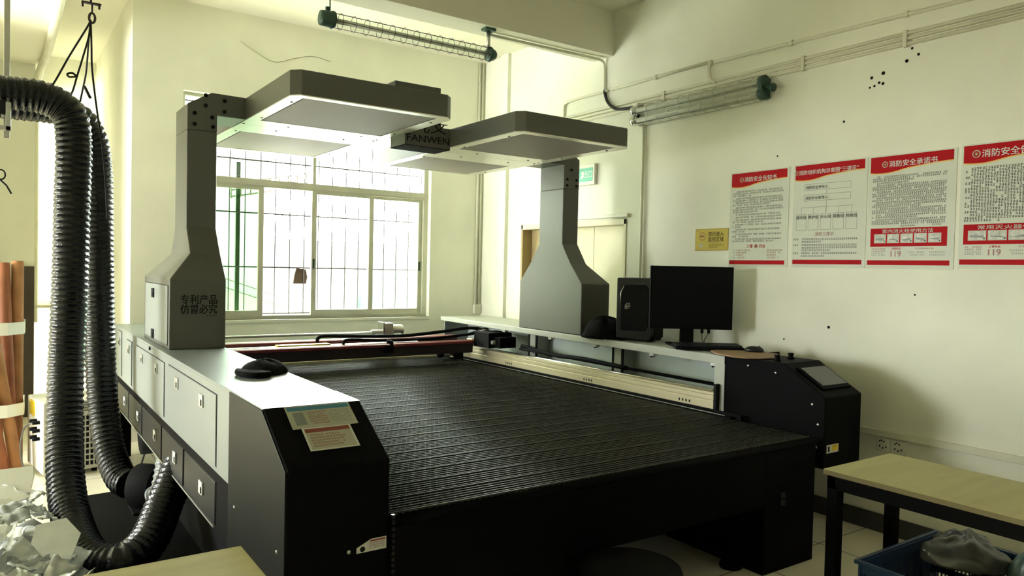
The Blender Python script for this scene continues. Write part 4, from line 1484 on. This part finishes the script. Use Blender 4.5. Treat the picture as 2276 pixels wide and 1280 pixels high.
b = ribbed([(0.80, 4.98, 0.13), (0.84, 4.95, 0.17), (0.875, 5.0, 0.28), (0.90, 5.06, 0.43)], 0.075, 'hosegrey', pitch=0.04)
b.build('ribbed_duct', label='short grey ribbed duct rising under the machine behind the front duct', cat='duct hose', group='ribbed exhaust ducts beside the machine')

# black blower on the floor beside the rear duct
t = thing('blower', (0.78, 5.2, 0), 'black round blower lying on the floor behind the ducts', 'blower')
b = MB()
b.cyl((0.745, 5.27, 0.15), (0.86, 5.17, 0.15), 0.14, 'blackmatt', 28)
b.build('fan_housing', t, bevel=0.008)
MB().box(0.70, 0.90, 5.10, 5.34, 0.0, 0.02, 'blackmatt').build('base', t)
MB().cyl((0.86, 5.17, 0.15), (0.89, 5.145, 0.15), 0.06, 'blackgloss', 20).build('motor_cap', t)
MB().prism([(0.34, 3.0), (1.45, 3.0), (1.45, 5.0), (1.0, 5.0), (0.95, 5.75), (0.42, 5.70), (0.40, 4.9), (0.36, 4.4)], 0.001, 0.006, 'z', 'blackmatt').build('black_floor_area', label='flat black area on the floor under the looping ducts', cat='mat')  # thin flat black layer just above the floor under the ducts

# loose leads under the machine
for k, (p, lab) in enumerate([([(1.02, 5.9, 0.44), (0.92, 6.0, 0.25), (0.86, 6.1, 0.02), (0.78, 6.2, 0.012)], 'leftmost thin black lead hanging below the machine skirt'),
                              ([(1.08, 5.8, 0.44), (1.04, 5.85, 0.25), (1.06, 5.9, 0.06), (0.96, 6.0, 0.012)], 'middle thin black lead hanging below the machine skirt'),
                              ([(1.05, 5.6, 0.44), (1.10, 5.6, 0.22), (1.04, 5.62, 0.10), (1.08, 5.7, 0.012)], 'kinked thin black lead nearest the duct end below the skirt')]):
    MB().tube(spline(p, 6), 0.007, 'cord', 6).build('loose_lead', label=lab, cat='cable')

# ---- hook and cords carrying the ducts
t = thing('ceiling_hook', (0.46, 5.2, 3.05), 'dark rusty hook plate hanging from the ceiling above the ducts', 'hook')
b = MB()
b.box(0.405, 0.51, 5.185, 5.215, 3.148, 3.156, 'rust')
for x in (0.412, 0.50):
    b.cyl((x, 5.2, 3.125), (x, 5.2, 3.16), 0.006, 'rust', 8)
b.build('plate', t)
MB().cyl((0.455, 5.2, 3.152), (0.455, 5.2, 3.55), 0.006, 'rust', 8).build('rod', t)
b = MB()
b.cyl((0.462, 5.2, 3.15), (0.462, 5.2, 3.09), 0.005, 'rust', 8)
b.tube([(0.462 + .016 * math.sin(a), 5.2, 3.065 + .03 * math.cos(a)) for a in [2 * PI * i / 14 for i in range(15)]], 0.007, 'rust', 8, caps=False)
b.build('hook_ring', t)
hp = (0.455, 5.2, 3.05)
cords = [([hp, (0.43, 5.19, 2.99), (0.34, 5.15, 2.80), (0.265, 5.12, 2.63), (0.25, 5.12, 2.62)], 'leftmost black cord from the hook to the front duct'),
         ([hp, (0.445, 5.2, 2.95), (0.41, 5.2, 2.80), (0.385, 5.2, 2.70), (0.36, 5.19, 2.60), (0.33, 5.13, 2.56)], 'black cord with a looped bow tied to the duct bend'),
         ([hp, (0.45, 5.25, 2.95), (0.455, 5.45, 2.80), (0.45, 5.60, 2.72), (0.44, 5.68, 2.64)], 'black cord from the hook tied to the rear duct'),
         ([hp, (0.46, 5.2, 2.90), (0.465, 5.2, 2.75), (0.49, 5.19, 2.52), (0.52, 5.18, 2.30), (0.54, 5.17, 2.05), (0.55, 5.17, 1.85)], 'longest black cord hanging free beside the rear duct')]
for k, (p, lab) in enumerate(cords):
    b = MB()
    b.tube(spline(p, 8), 0.006, 'cord', 6)
    if k == 1:
        b.tube(spline([(0.385, 5.2, 2.70), (0.36, 5.19, 2.715), (0.335, 5.19, 2.705), (0.345, 5.19, 2.69), (0.385, 5.2, 2.70)], 6), 0.006, 'cord', 6)
    if k == 2:
        b.tube([(0.455, 5.58, 2.725), (0.475, 5.57, 2.68), (0.49, 5.57, 2.65)], 0.009, 'cord', 6)
    b.build('hanging_cord', label=lab, cat='cord', group='black cords tied to the ceiling hook')

# ---- steel bracket at the left edge
t = thing('steel_bracket', (0.0, 5.0, 2.3), 'grey steel post and bracket holding the duct at the left edge', 'bracket')
MB().box(0.022, 0.052, 5.28, 5.32, 2.3, 3.55, 'steel').build('post', t, bevel=0.002)
b = MB()
b.box(-0.4, 0.055, 4.985, 5.01, 2.305, 2.33, 'steel')
b.box(0.03, 0.055, 4.985, 5.01, 2.305, 2.46, 'steel')
b.box(-0.4, 0.035, 4.99, 5.0, 2.39, 2.47, 'blackgloss')
b.build('support_frame', t, bevel=0.002)
b = MB()
b.tube([(0.012 + 0.022 * math.cos(a), 5.6, 2.115 + 0.03 * math.sin(a)) for a in [2 * PI * i / 14 for i in range(15)]], 0.005, 'cord', 6, caps=False)
b.tube([(0.0, 5.6, 2.09), (0.04, 5.6, 2.05), (0.066, 5.6, 2.0)], 0.006, 'cord', 6)
b.tube([(-0.25, 5.6, 2.2), (-0.1, 5.6, 2.14), (0.0, 5.6, 2.13)], 0.004, 'cord', 6)
b.build('looped_wire', label='black wire end with a small loop poking in at the left edge', cat='wire')

# ---- alcove pipe, ledge
conduit('alcove_pipe', spline([(0.30, 9.0, 0.95), (0.30, 9.0, 2.0), (0.30, 9.0, 3.2), (0.315, 8.95, 3.40), (0.345, 8.7, 3.50), (0.37, 8.2, 3.52), (0.37, 5.4, 3.52)], 6), 0.035, 'thick pale drain pipe rising in the alcove and bending along the beam')
MB().box(-0.6, 0.30, 8.93, 9.05, 0, 3.55, 'plaster').build('trim_2', kind=SK)
MB().box(0.13, 0.300, 8.88, 8.93, 0.0, 1.52, 'shadebrown').build('shade_strip', kind=SK)  # dark strip standing in for the shade behind the paper tubes
MB().box(0.27, 0.72, 8.90, 10.17, 1.10, 1.125, 'pipe').build('trim_4', kind=SK)

# ---- white chiller unit
t = thing('white_unit', (0.4, 6.6, 0), 'white floor-standing unit with a grille and black knobs behind the ducts', 'appliance')
X = Matrix.Translation((0.27, 6.30, 0)) @ Matrix.Rotation(math.radians(9), 4, 'Z')
b = MB()
b.box(0.0, 0.40, 0.0, 0.50, 0.03, 0.55, 'foam', X=X)
hs = b.build('housing', t, bevel=0.008)
b = MB()
for i in range(9):
    for j in range(9):
        b.box(0.10 + i * 0.030, 0.10 + i * 0.030 + 0.019, -0.004, 0.002, 0.06 + j * 0.043, 0.06 + j * 0.043 + 0.030, 'p_black', X=X)
b.build('grille', hs)
for k in range(4):
    MB().box(0.05, 0.35, -0.006, 0.0, 0.47 + 0.02 * k, 0.479 + 0.02 * k, 'p_grey', X=X).build('vent_slot', hs)
for k, (y_, z_) in enumerate(((0.10, 0.40), (0.10, 0.34), (0.10, 0.28), (0.19, 0.40), (0.19, 0.34), (0.19, 0.28))):
    MB().cyl((-0.045, y_, z_), (0.0, y_, z_), 0.014, 'blackmatt', 12, X=X).build('knob', hs)
MB().box(-0.002, 0.002, 0.25, 0.42, 0.42, 0.53, 'yellow', X=X).build('yellow_label', hs)
MB().cyl((0.09, 0.08, 0.55), (0.09, 0.08, 0.60), 0.045, 'blackmatt', 18, X=X).build('filler_cap', hs)
b = MB()
b.tube(spline([(0.24, 6.42, 0.40), (0.17, 6.50, 0.36), (0.14, 6.52, 0.22), (0.16, 6.48, 0.06), (0.22, 6.38, 0.02)], 8), 0.006, 'film', 6)
b.build('clear_hose', hs)
for x_, y_ in ((0.05, .05), (.35, .05), (.05, .45), (.35, .45)):
    MB().cyl((x_, y_, 0), (x_, y_, 0.03), 0.02, 'blackmatt', 10, X=X).build('foot', hs)

# ---- bundle of brown paper tubes leaning at the left edge
tubes = [  # bottom xy, top xyz, radius, material
    ((0.120, 6.80), (0.125, 6.93, 1.575), 0.042, 'tube_a'),
    ((0.095, 6.72), (0.035, 6.90, 1.560), 0.040, 'tube_b'),
    ((0.005, 6.82), (-0.05, 6.98, 1.540), 0.042, 'tube_c'),
    ((0.125, 6.56), (-0.10, 6.78, 1.520), 0.041, 'tube_a'),
    ((0.040, 6.53), (-0.19, 6.74, 1.500), 0.040, 'tube_b'),
    ((-0.045, 6.52), (-0.275, 6.72, 1.500), 0.042, 'tube_a'),
    ((-0.10, 6.66), (-0.30, 6.86, 1.530), 0.042, 'tube_c'),
]
tl = ['brown paper tube with a flat upright top, rightmost in the bundle', 'red-brown paper tube second from the right at the bundle top',
      'ochre paper tube third from the right at the bundle top', 'brown paper tube slanting across the front of the bundle, lowest end farthest right',
      'red-brown paper tube slanting in the middle of the bundle foot', 'brown paper tube slanting at the left of the bundle foot', 'ochre paper tube standing at the back left of the bundle']
for (bx, tp, r, mm), lab in zip(tubes, tl):
    t = thing('paper_tube', (bx[0], bx[1], 0), lab, 'paper tube', 'paper tubes in the strapped bundle')
    p0, p1 = Vector((bx[0], bx[1], 0.01)), Vector(tp)
    MB().cyl(p0, p1, r, mm, 18).build('tube_wall', t)
    d = (p1 - p0).normalized()
    MB().cyl(p1 - d * 0.001, p1 + d * 0.001, r * .78, 'p_brown', 16).build('bore', t)
for z_, lab in ((1.07, 'upper white plastic strap around the paper tubes'), (0.47, 'lower white plastic strap around the paper tubes')):
    b = MB()
    outer = [(-0.36, 6.50 + .08 * z_), (0.06, 6.49 + .09 * z_), (0.165, 6.56 + .12 * z_), (0.178, 6.99), (-0.36, 7.02)]
    inner = [(-0.355, 6.505 + .08 * z_), (0.058, 6.495 + .09 * z_), (0.16, 6.563 + .12 * z_), (0.173, 6.985), (-0.355, 7.015)]
    n = 5
    rings = [[(x, y, z_ - 0.05 + 0.01 * math.sin(i)) for i, (x, y) in enumerate(outer)], [(x, y, z_ + 0.05) for x, y in outer]]
    b.loft(rings, 'foam', False, caps=False)
    rings = [[(x, y, z_ + 0.05) for x, y in inner], [(x, y, z_ - 0.05 + 0.01 * math.sin(i)) for i, (x, y) in enumerate(inner)]]
    b.loft(rings, 'foam', False, caps=False)
    b.build('plastic_strap', label=lab, cat='strap', group='straps on the paper tubes')

# ---- heap of white offcuts at the lower left
rr = random.Random(21)


def crumple(c, sx, sy, ang, tilt, matn, rr, n=7):
    b = MB()
    X = Matrix.Translation(c) @ Matrix.Rotation(ang, 4, 'Z') @ Matrix.Rotation(tilt[0], 4, 'X') @ Matrix.Rotation(tilt[1], 4, 'Y')
    ph = [rr.uniform(0, 6.28) for _ in range(4)]
    am = rr.uniform(.10, .28) * min(sx, sy)

    def h(u, v): return am * (1.2 * abs(math.sin(2.6 * u + 1.2 * v + ph[0])) + .9 * abs(math.sin(3.4 * v - u + ph[1])) + .7 * abs(math.sin(4 * (u + v) + ph[2])) + .18 * math.sin(13 * u + 9 * v))
    vs, fs = [], []
    for L in (0, 1):
        for j in range(n + 1):
            for i in range(n + 1):
                u, v = i / n * 2 - 1, j / n * 2 - 1
                k = 1 + .18 * math.sin(4 * u + ph[3]) * v
                vs.append((u * sx * k, v * sy * (1 + .15 * math.sin(3 * v + ph[1])), h(u, v) + L * 0.004))
    N = (n + 1) ** 2
    for j in range(n):
        for i in range(n):
            a = j * (n + 1) + i
            fs.append((a, a + n + 1, a + n + 2, a + 1))
            fs.append((N + a, N + a + 1, N + a + n + 2, N + a + n + 1))
    per = [i for i in range(n + 1)] + [j * (n + 1) + n for j in range(1, n + 1)] + [n * (n + 1) + i for i in range(n - 1, -1, -1)] + [j * (n + 1) for j in range(n - 1, 0, -1)]
    for a, c2 in zip(per, per[1:] + per[:1]):
        fs.append((a, c2, N + c2, N + a))
    b.add(vs, fs, matn, n > 8 or rr.random() < .55, X)
    return b


# mound that carries the loose pieces
b = MB()
vs, fs = [], []
nx_, ny_ = 26, 34
for j in range(ny_ + 1):
    for i in range(nx_ + 1):
        x = -0.75 + i / nx_ * 1.13
        y = 2.75 + j / ny_ * 2.35
        e = min(1, (0.38 - x) / 0.22) * min(1, (x + 0.75) / 0.2) * min(1, (5.10 - y) / 0.5) * min(1, (y - 2.75) / 0.3)
        e = max(0, e)
        z = e * (0.20 + 0.05 * math.sin(9 * x + 2) * math.cos(7 * y) + 0.04 * math.sin(17 * x + 5 * y) + 0.03 * math.sin(23 * y - 6 * x))
        vs.append((x, y, max(0.001, z)))
for j in range(ny_):
    for i in range(nx_):
        a = j * (nx_ + 1) + i
        fs.append((a, a + 1, a + nx_ + 2, a + nx_ + 1))
b.add(vs, fs, 'scrapgrey', True)
b.build('offcut_mound', label='grey mass of small trimmings under the white offcuts', cat='scrap', kind='stuff')
for j in range(15):
    for i in range(7):
        x = -0.20 + i * 0.085 + rr.uniform(-.035, .035)
        y = 3.0 + j * 0.15 + rr.uniform(-.06, .06)
        if x > 0.31 - max(0, (y - 4.3)) * 0.15 or x < 0.05 * y - 0.33:
            continue
        z = 0.25 + rr.uniform(-0.02, 0.06) - 0.12 * max(0, (x - 0.1)) / 0.2 - max(0, y - 4.5) * .12
        mm = 'scrap' if rr.random() > .25 else 'scrapgrey'
        o = crumple((x, y, z), rr.uniform(.04, .095), rr.uniform(.03, .08), rr.uniform(0, 6.28), (rr.uniform(-.8, .8), rr.uniform(-.8, .8)), mm, rr, 8).build(
            'plastic_offcut', cat='offcut', group='crumpled offcuts in the scrap heap')
        o['label'] = 'crumpled whitish plastic offcut lying in the scrap heap at lower left'
# two stiff foam sheets
b = MB()
X = Matrix.Translation((-0.02, 5.0, 0.335)) @ Matrix.Rotation(0.12, 4, 'Z') @ Matrix.Rotation(0.55, 4, 'X')
b.prism([(-0.45, -0.20), (0.10, -0.16), (0.155, -0.14), (0.20, 0.02), (0.205, 0.10), (-0.45, 0.12)], -0.004, 0.006, 'z', 'foam', X=X)
b.build('foam_sheet', bevel=0.002, label='large white foam sheet leaning above the scrap heap', cat='sheet')
b = MB()
X = Matrix.Translation((-0.10, 4.72, 0.275)) @ Matrix.Rotation(0.05, 4, 'Z') @ Matrix.Rotation(0.75, 4, 'X')
b.prism([(-0.40, -0.09), (0.20, -0.09), (0.165, 0.05), (-0.40, 0.07)], -0.004, 0.008, 'z', 'foam', X=X)
b.build('foam_sheet', bevel=0.002, label='small white foam strip in front of the large foam sheet', cat='sheet')
b = MB()
X = Matrix.Translation((0.22, 3.95, 0.33)) @ Matrix.Rotation(-0.35, 4, 'Z') @ Matrix.Rotation(0.6, 4, 'X') @ Matrix.Rotation(0.2, 4, 'Y')
b.prism([(-0.08, -0.11), (0.09, -0.12), (0.10, 0.02), (0.02, 0.10), (-0.09, 0.05)], -0.002, 0.002, 'z', 'scrap', X=X)
b.build('paper_sheet', label='folded pale sheet on the right side of the scrap heap', cat='sheet')

# ================================================================== TABLES
def table(x0, x1, y0, y1, label, ht=0.75):
    t = thing('work_table', ((x0 + x1) / 2, (y0 + y1) / 2, 0), label, 'table', 'wood-topped work tables')
    b = MB()
    b.box(x0, x1, y0, y1, ht - 0.003, ht, 'wood')
    b.box(x0, x1, y0, y1, ht - 0.024, ht - 0.003, 'woodedge')
    b.build('table_top', t, bevel=0.0015)
    b = MB()
    i = 0.012
    b.box(x0 + i, x0 + i + .04, y0 + i, y1 - i, ht - 0.085, ht - 0.024, 'black')
    b.box(x1 - i - .04, x1 - i, y0 + i, y1 - i, ht - 0.085, ht - 0.024, 'black')
    b.box(x0 + i, x1 - i, y0 + i, y0 + i + .04, ht - 0.085, ht - 0.024, 'black')
    b.box(x0 + i, x1 - i, y1 - i - .04, y1 - i, ht - 0.085, ht - 0.024, 'black')
    b.build('apron', t, bevel=0.002)
    for x in (x0 + i, x1 - i - 0.05):
        for y in (y0 + i, y1 - i - 0.05):
            MB().box(x, x + 0.05, y, y + 0.05, 0, ht - 0.07, 'black').build('leg', t, bevel=0.002)
    return t


table(3.004, 3.56, 0.35, 1.882, 'wood-topped table with black legs in front of the right wall')
table(-0.75, 0.604, 1.55, 2.272, 'wood-topped table corner in front of the machine at the bottom left')

# ================================================================== CRATE
t = thing('blue_crate', (3.36, 1.45, 0), 'blue slotted plastic crate under the right table', 'crate')
cx0, cx1, cy0, cy1, ch_ = 3.11, 3.80, 1.05, 1.77, 0.36
b = MB()
b.box(cx0 + .01, cx1 - .01, cy0 + .01, cy1 - .01, 0.0, 0.012, 'blue')


def slotted(b, along, fixed, a0, a1, axis):
    th = 0.008
    def bx(u0, u1, z0, z1):
        if axis == 'x': b.box(u0, u1, fixed, fixed + th, z0, z1, 'blue')
        else: b.box(fixed, fixed + th, u0, u1, z0, z1, 'blue')
    for z0, z1 in ((0.0, 0.05), (0.165, 0.195), (0.305, ch_ - 0.01)):
        bx(a0, a1, z0, z1)
    u = a0
    n_ = int((a1 - a0) / 0.018)
    for k in range(n_ + 1):
        w_ = 0.03 if k % 6 == 0 else 0.006
        u = a0 + (a1 - a0 - w_) * k / n_
        bx(u, u + w_, 0.05, 0.305)


slotted(b, 'x', cy1 - .012, cx0, cx1, 'x')
slotted(b, 'x', cy0 + .004, cx0, cx1, 'x')
slotted(b, 'y', cx0 + .004, cy0, cy1, 'y')
slotted(b, 'y', cx1 - .012, cy0, cy1, 'y')
b.build('basket', t)
b = MB()
for (a, c_, d, e) in ((cx0 - .012, cx1 + .012, cy0 - .012, cy0 + .006), (cx0 - .012, cx1 + .012, cy1 - .006, cy1 + .012), (cx0 - .012, cx0 + .006, cy0, cy1), (cx1 - .006, cx1 + .012, cy0, cy1)):
    b.box(a, c_, d, e, ch_ - 0.018, ch_, 'blue')
b.build('rim', t, bevel=0.003)
rr = random.Random(8)
b = blob('x', (3.61, 1.55, 0.325), 0.155, 0.19, 0.10, 'film', rr, 0.20, None, None, 40, 16)
for v in b.v:
    v.z += (0.014 * abs(math.sin(37 * v.x + 19 * v.y)) + 0.010 * abs(math.sin(23 * v.x - 41 * v.y))) * (1 if v.z > 0.34 else 0)
b.build('plastic_bag', label='crumpled grey plastic bag at the top of the blue crate', cat='bag')
b = blob('x', (3.64, 1.24, 0.335), 0.13, 0.115, 0.145, 'film2', rr, 0.22, None, None, 36, 14)
b.build('plastic_bag', label='greenish plastic film bag beside the grey bag in the crate', cat='bag')
blob('x', (3.42, 1.14, 0.30), 0.13, 0.07, 0.22, 'fabric_olive', rr, 0.15, None, None).build('olive_cloth', label='olive cloth bundle at the right end of the blue crate', cat='cloth')
blob('x', (3.47, 1.42, 0.013), 0.23, 0.28, 0.30, 'cloth', rr, 0.08, None, None).build('dark_cloth', label='black cloth filling the middle of the blue crate', cat='cloth')

# ================================================================== STOOL UNDER THE FRONT
t = thing('round_stool', (2.14, 2.19, 0), 'black round stool half hidden under the machine front', 'stool')
b = MB()
b.lathe([(0.0, 0.32), (0.19, 0.32), (0.215, 0.33), (0.22, 0.36), (0.21, 0.39), (0.16, 0.402), (0.0, 0.405)], (2.14, 2.19, 0), 'blackmatt', 32)
b.build('seat', t)
MB().cyl((2.14, 2.19, 0.05), (2.14, 2.19, 0.32), 0.03, 'blackgloss', 14).build('column', t)
b = MB()
b.lathe([(0.0, 0.0), (0.16, 0.0), (0.16, 0.015), (0.05, 0.05), (0.0, 0.05)], (2.14, 2.19, 0), 'blackmatt', 24)
b.build('base', t)

# tidy the helper property
for o in bpy.data.objects:
    if '_w' in o:
        del o['_w']
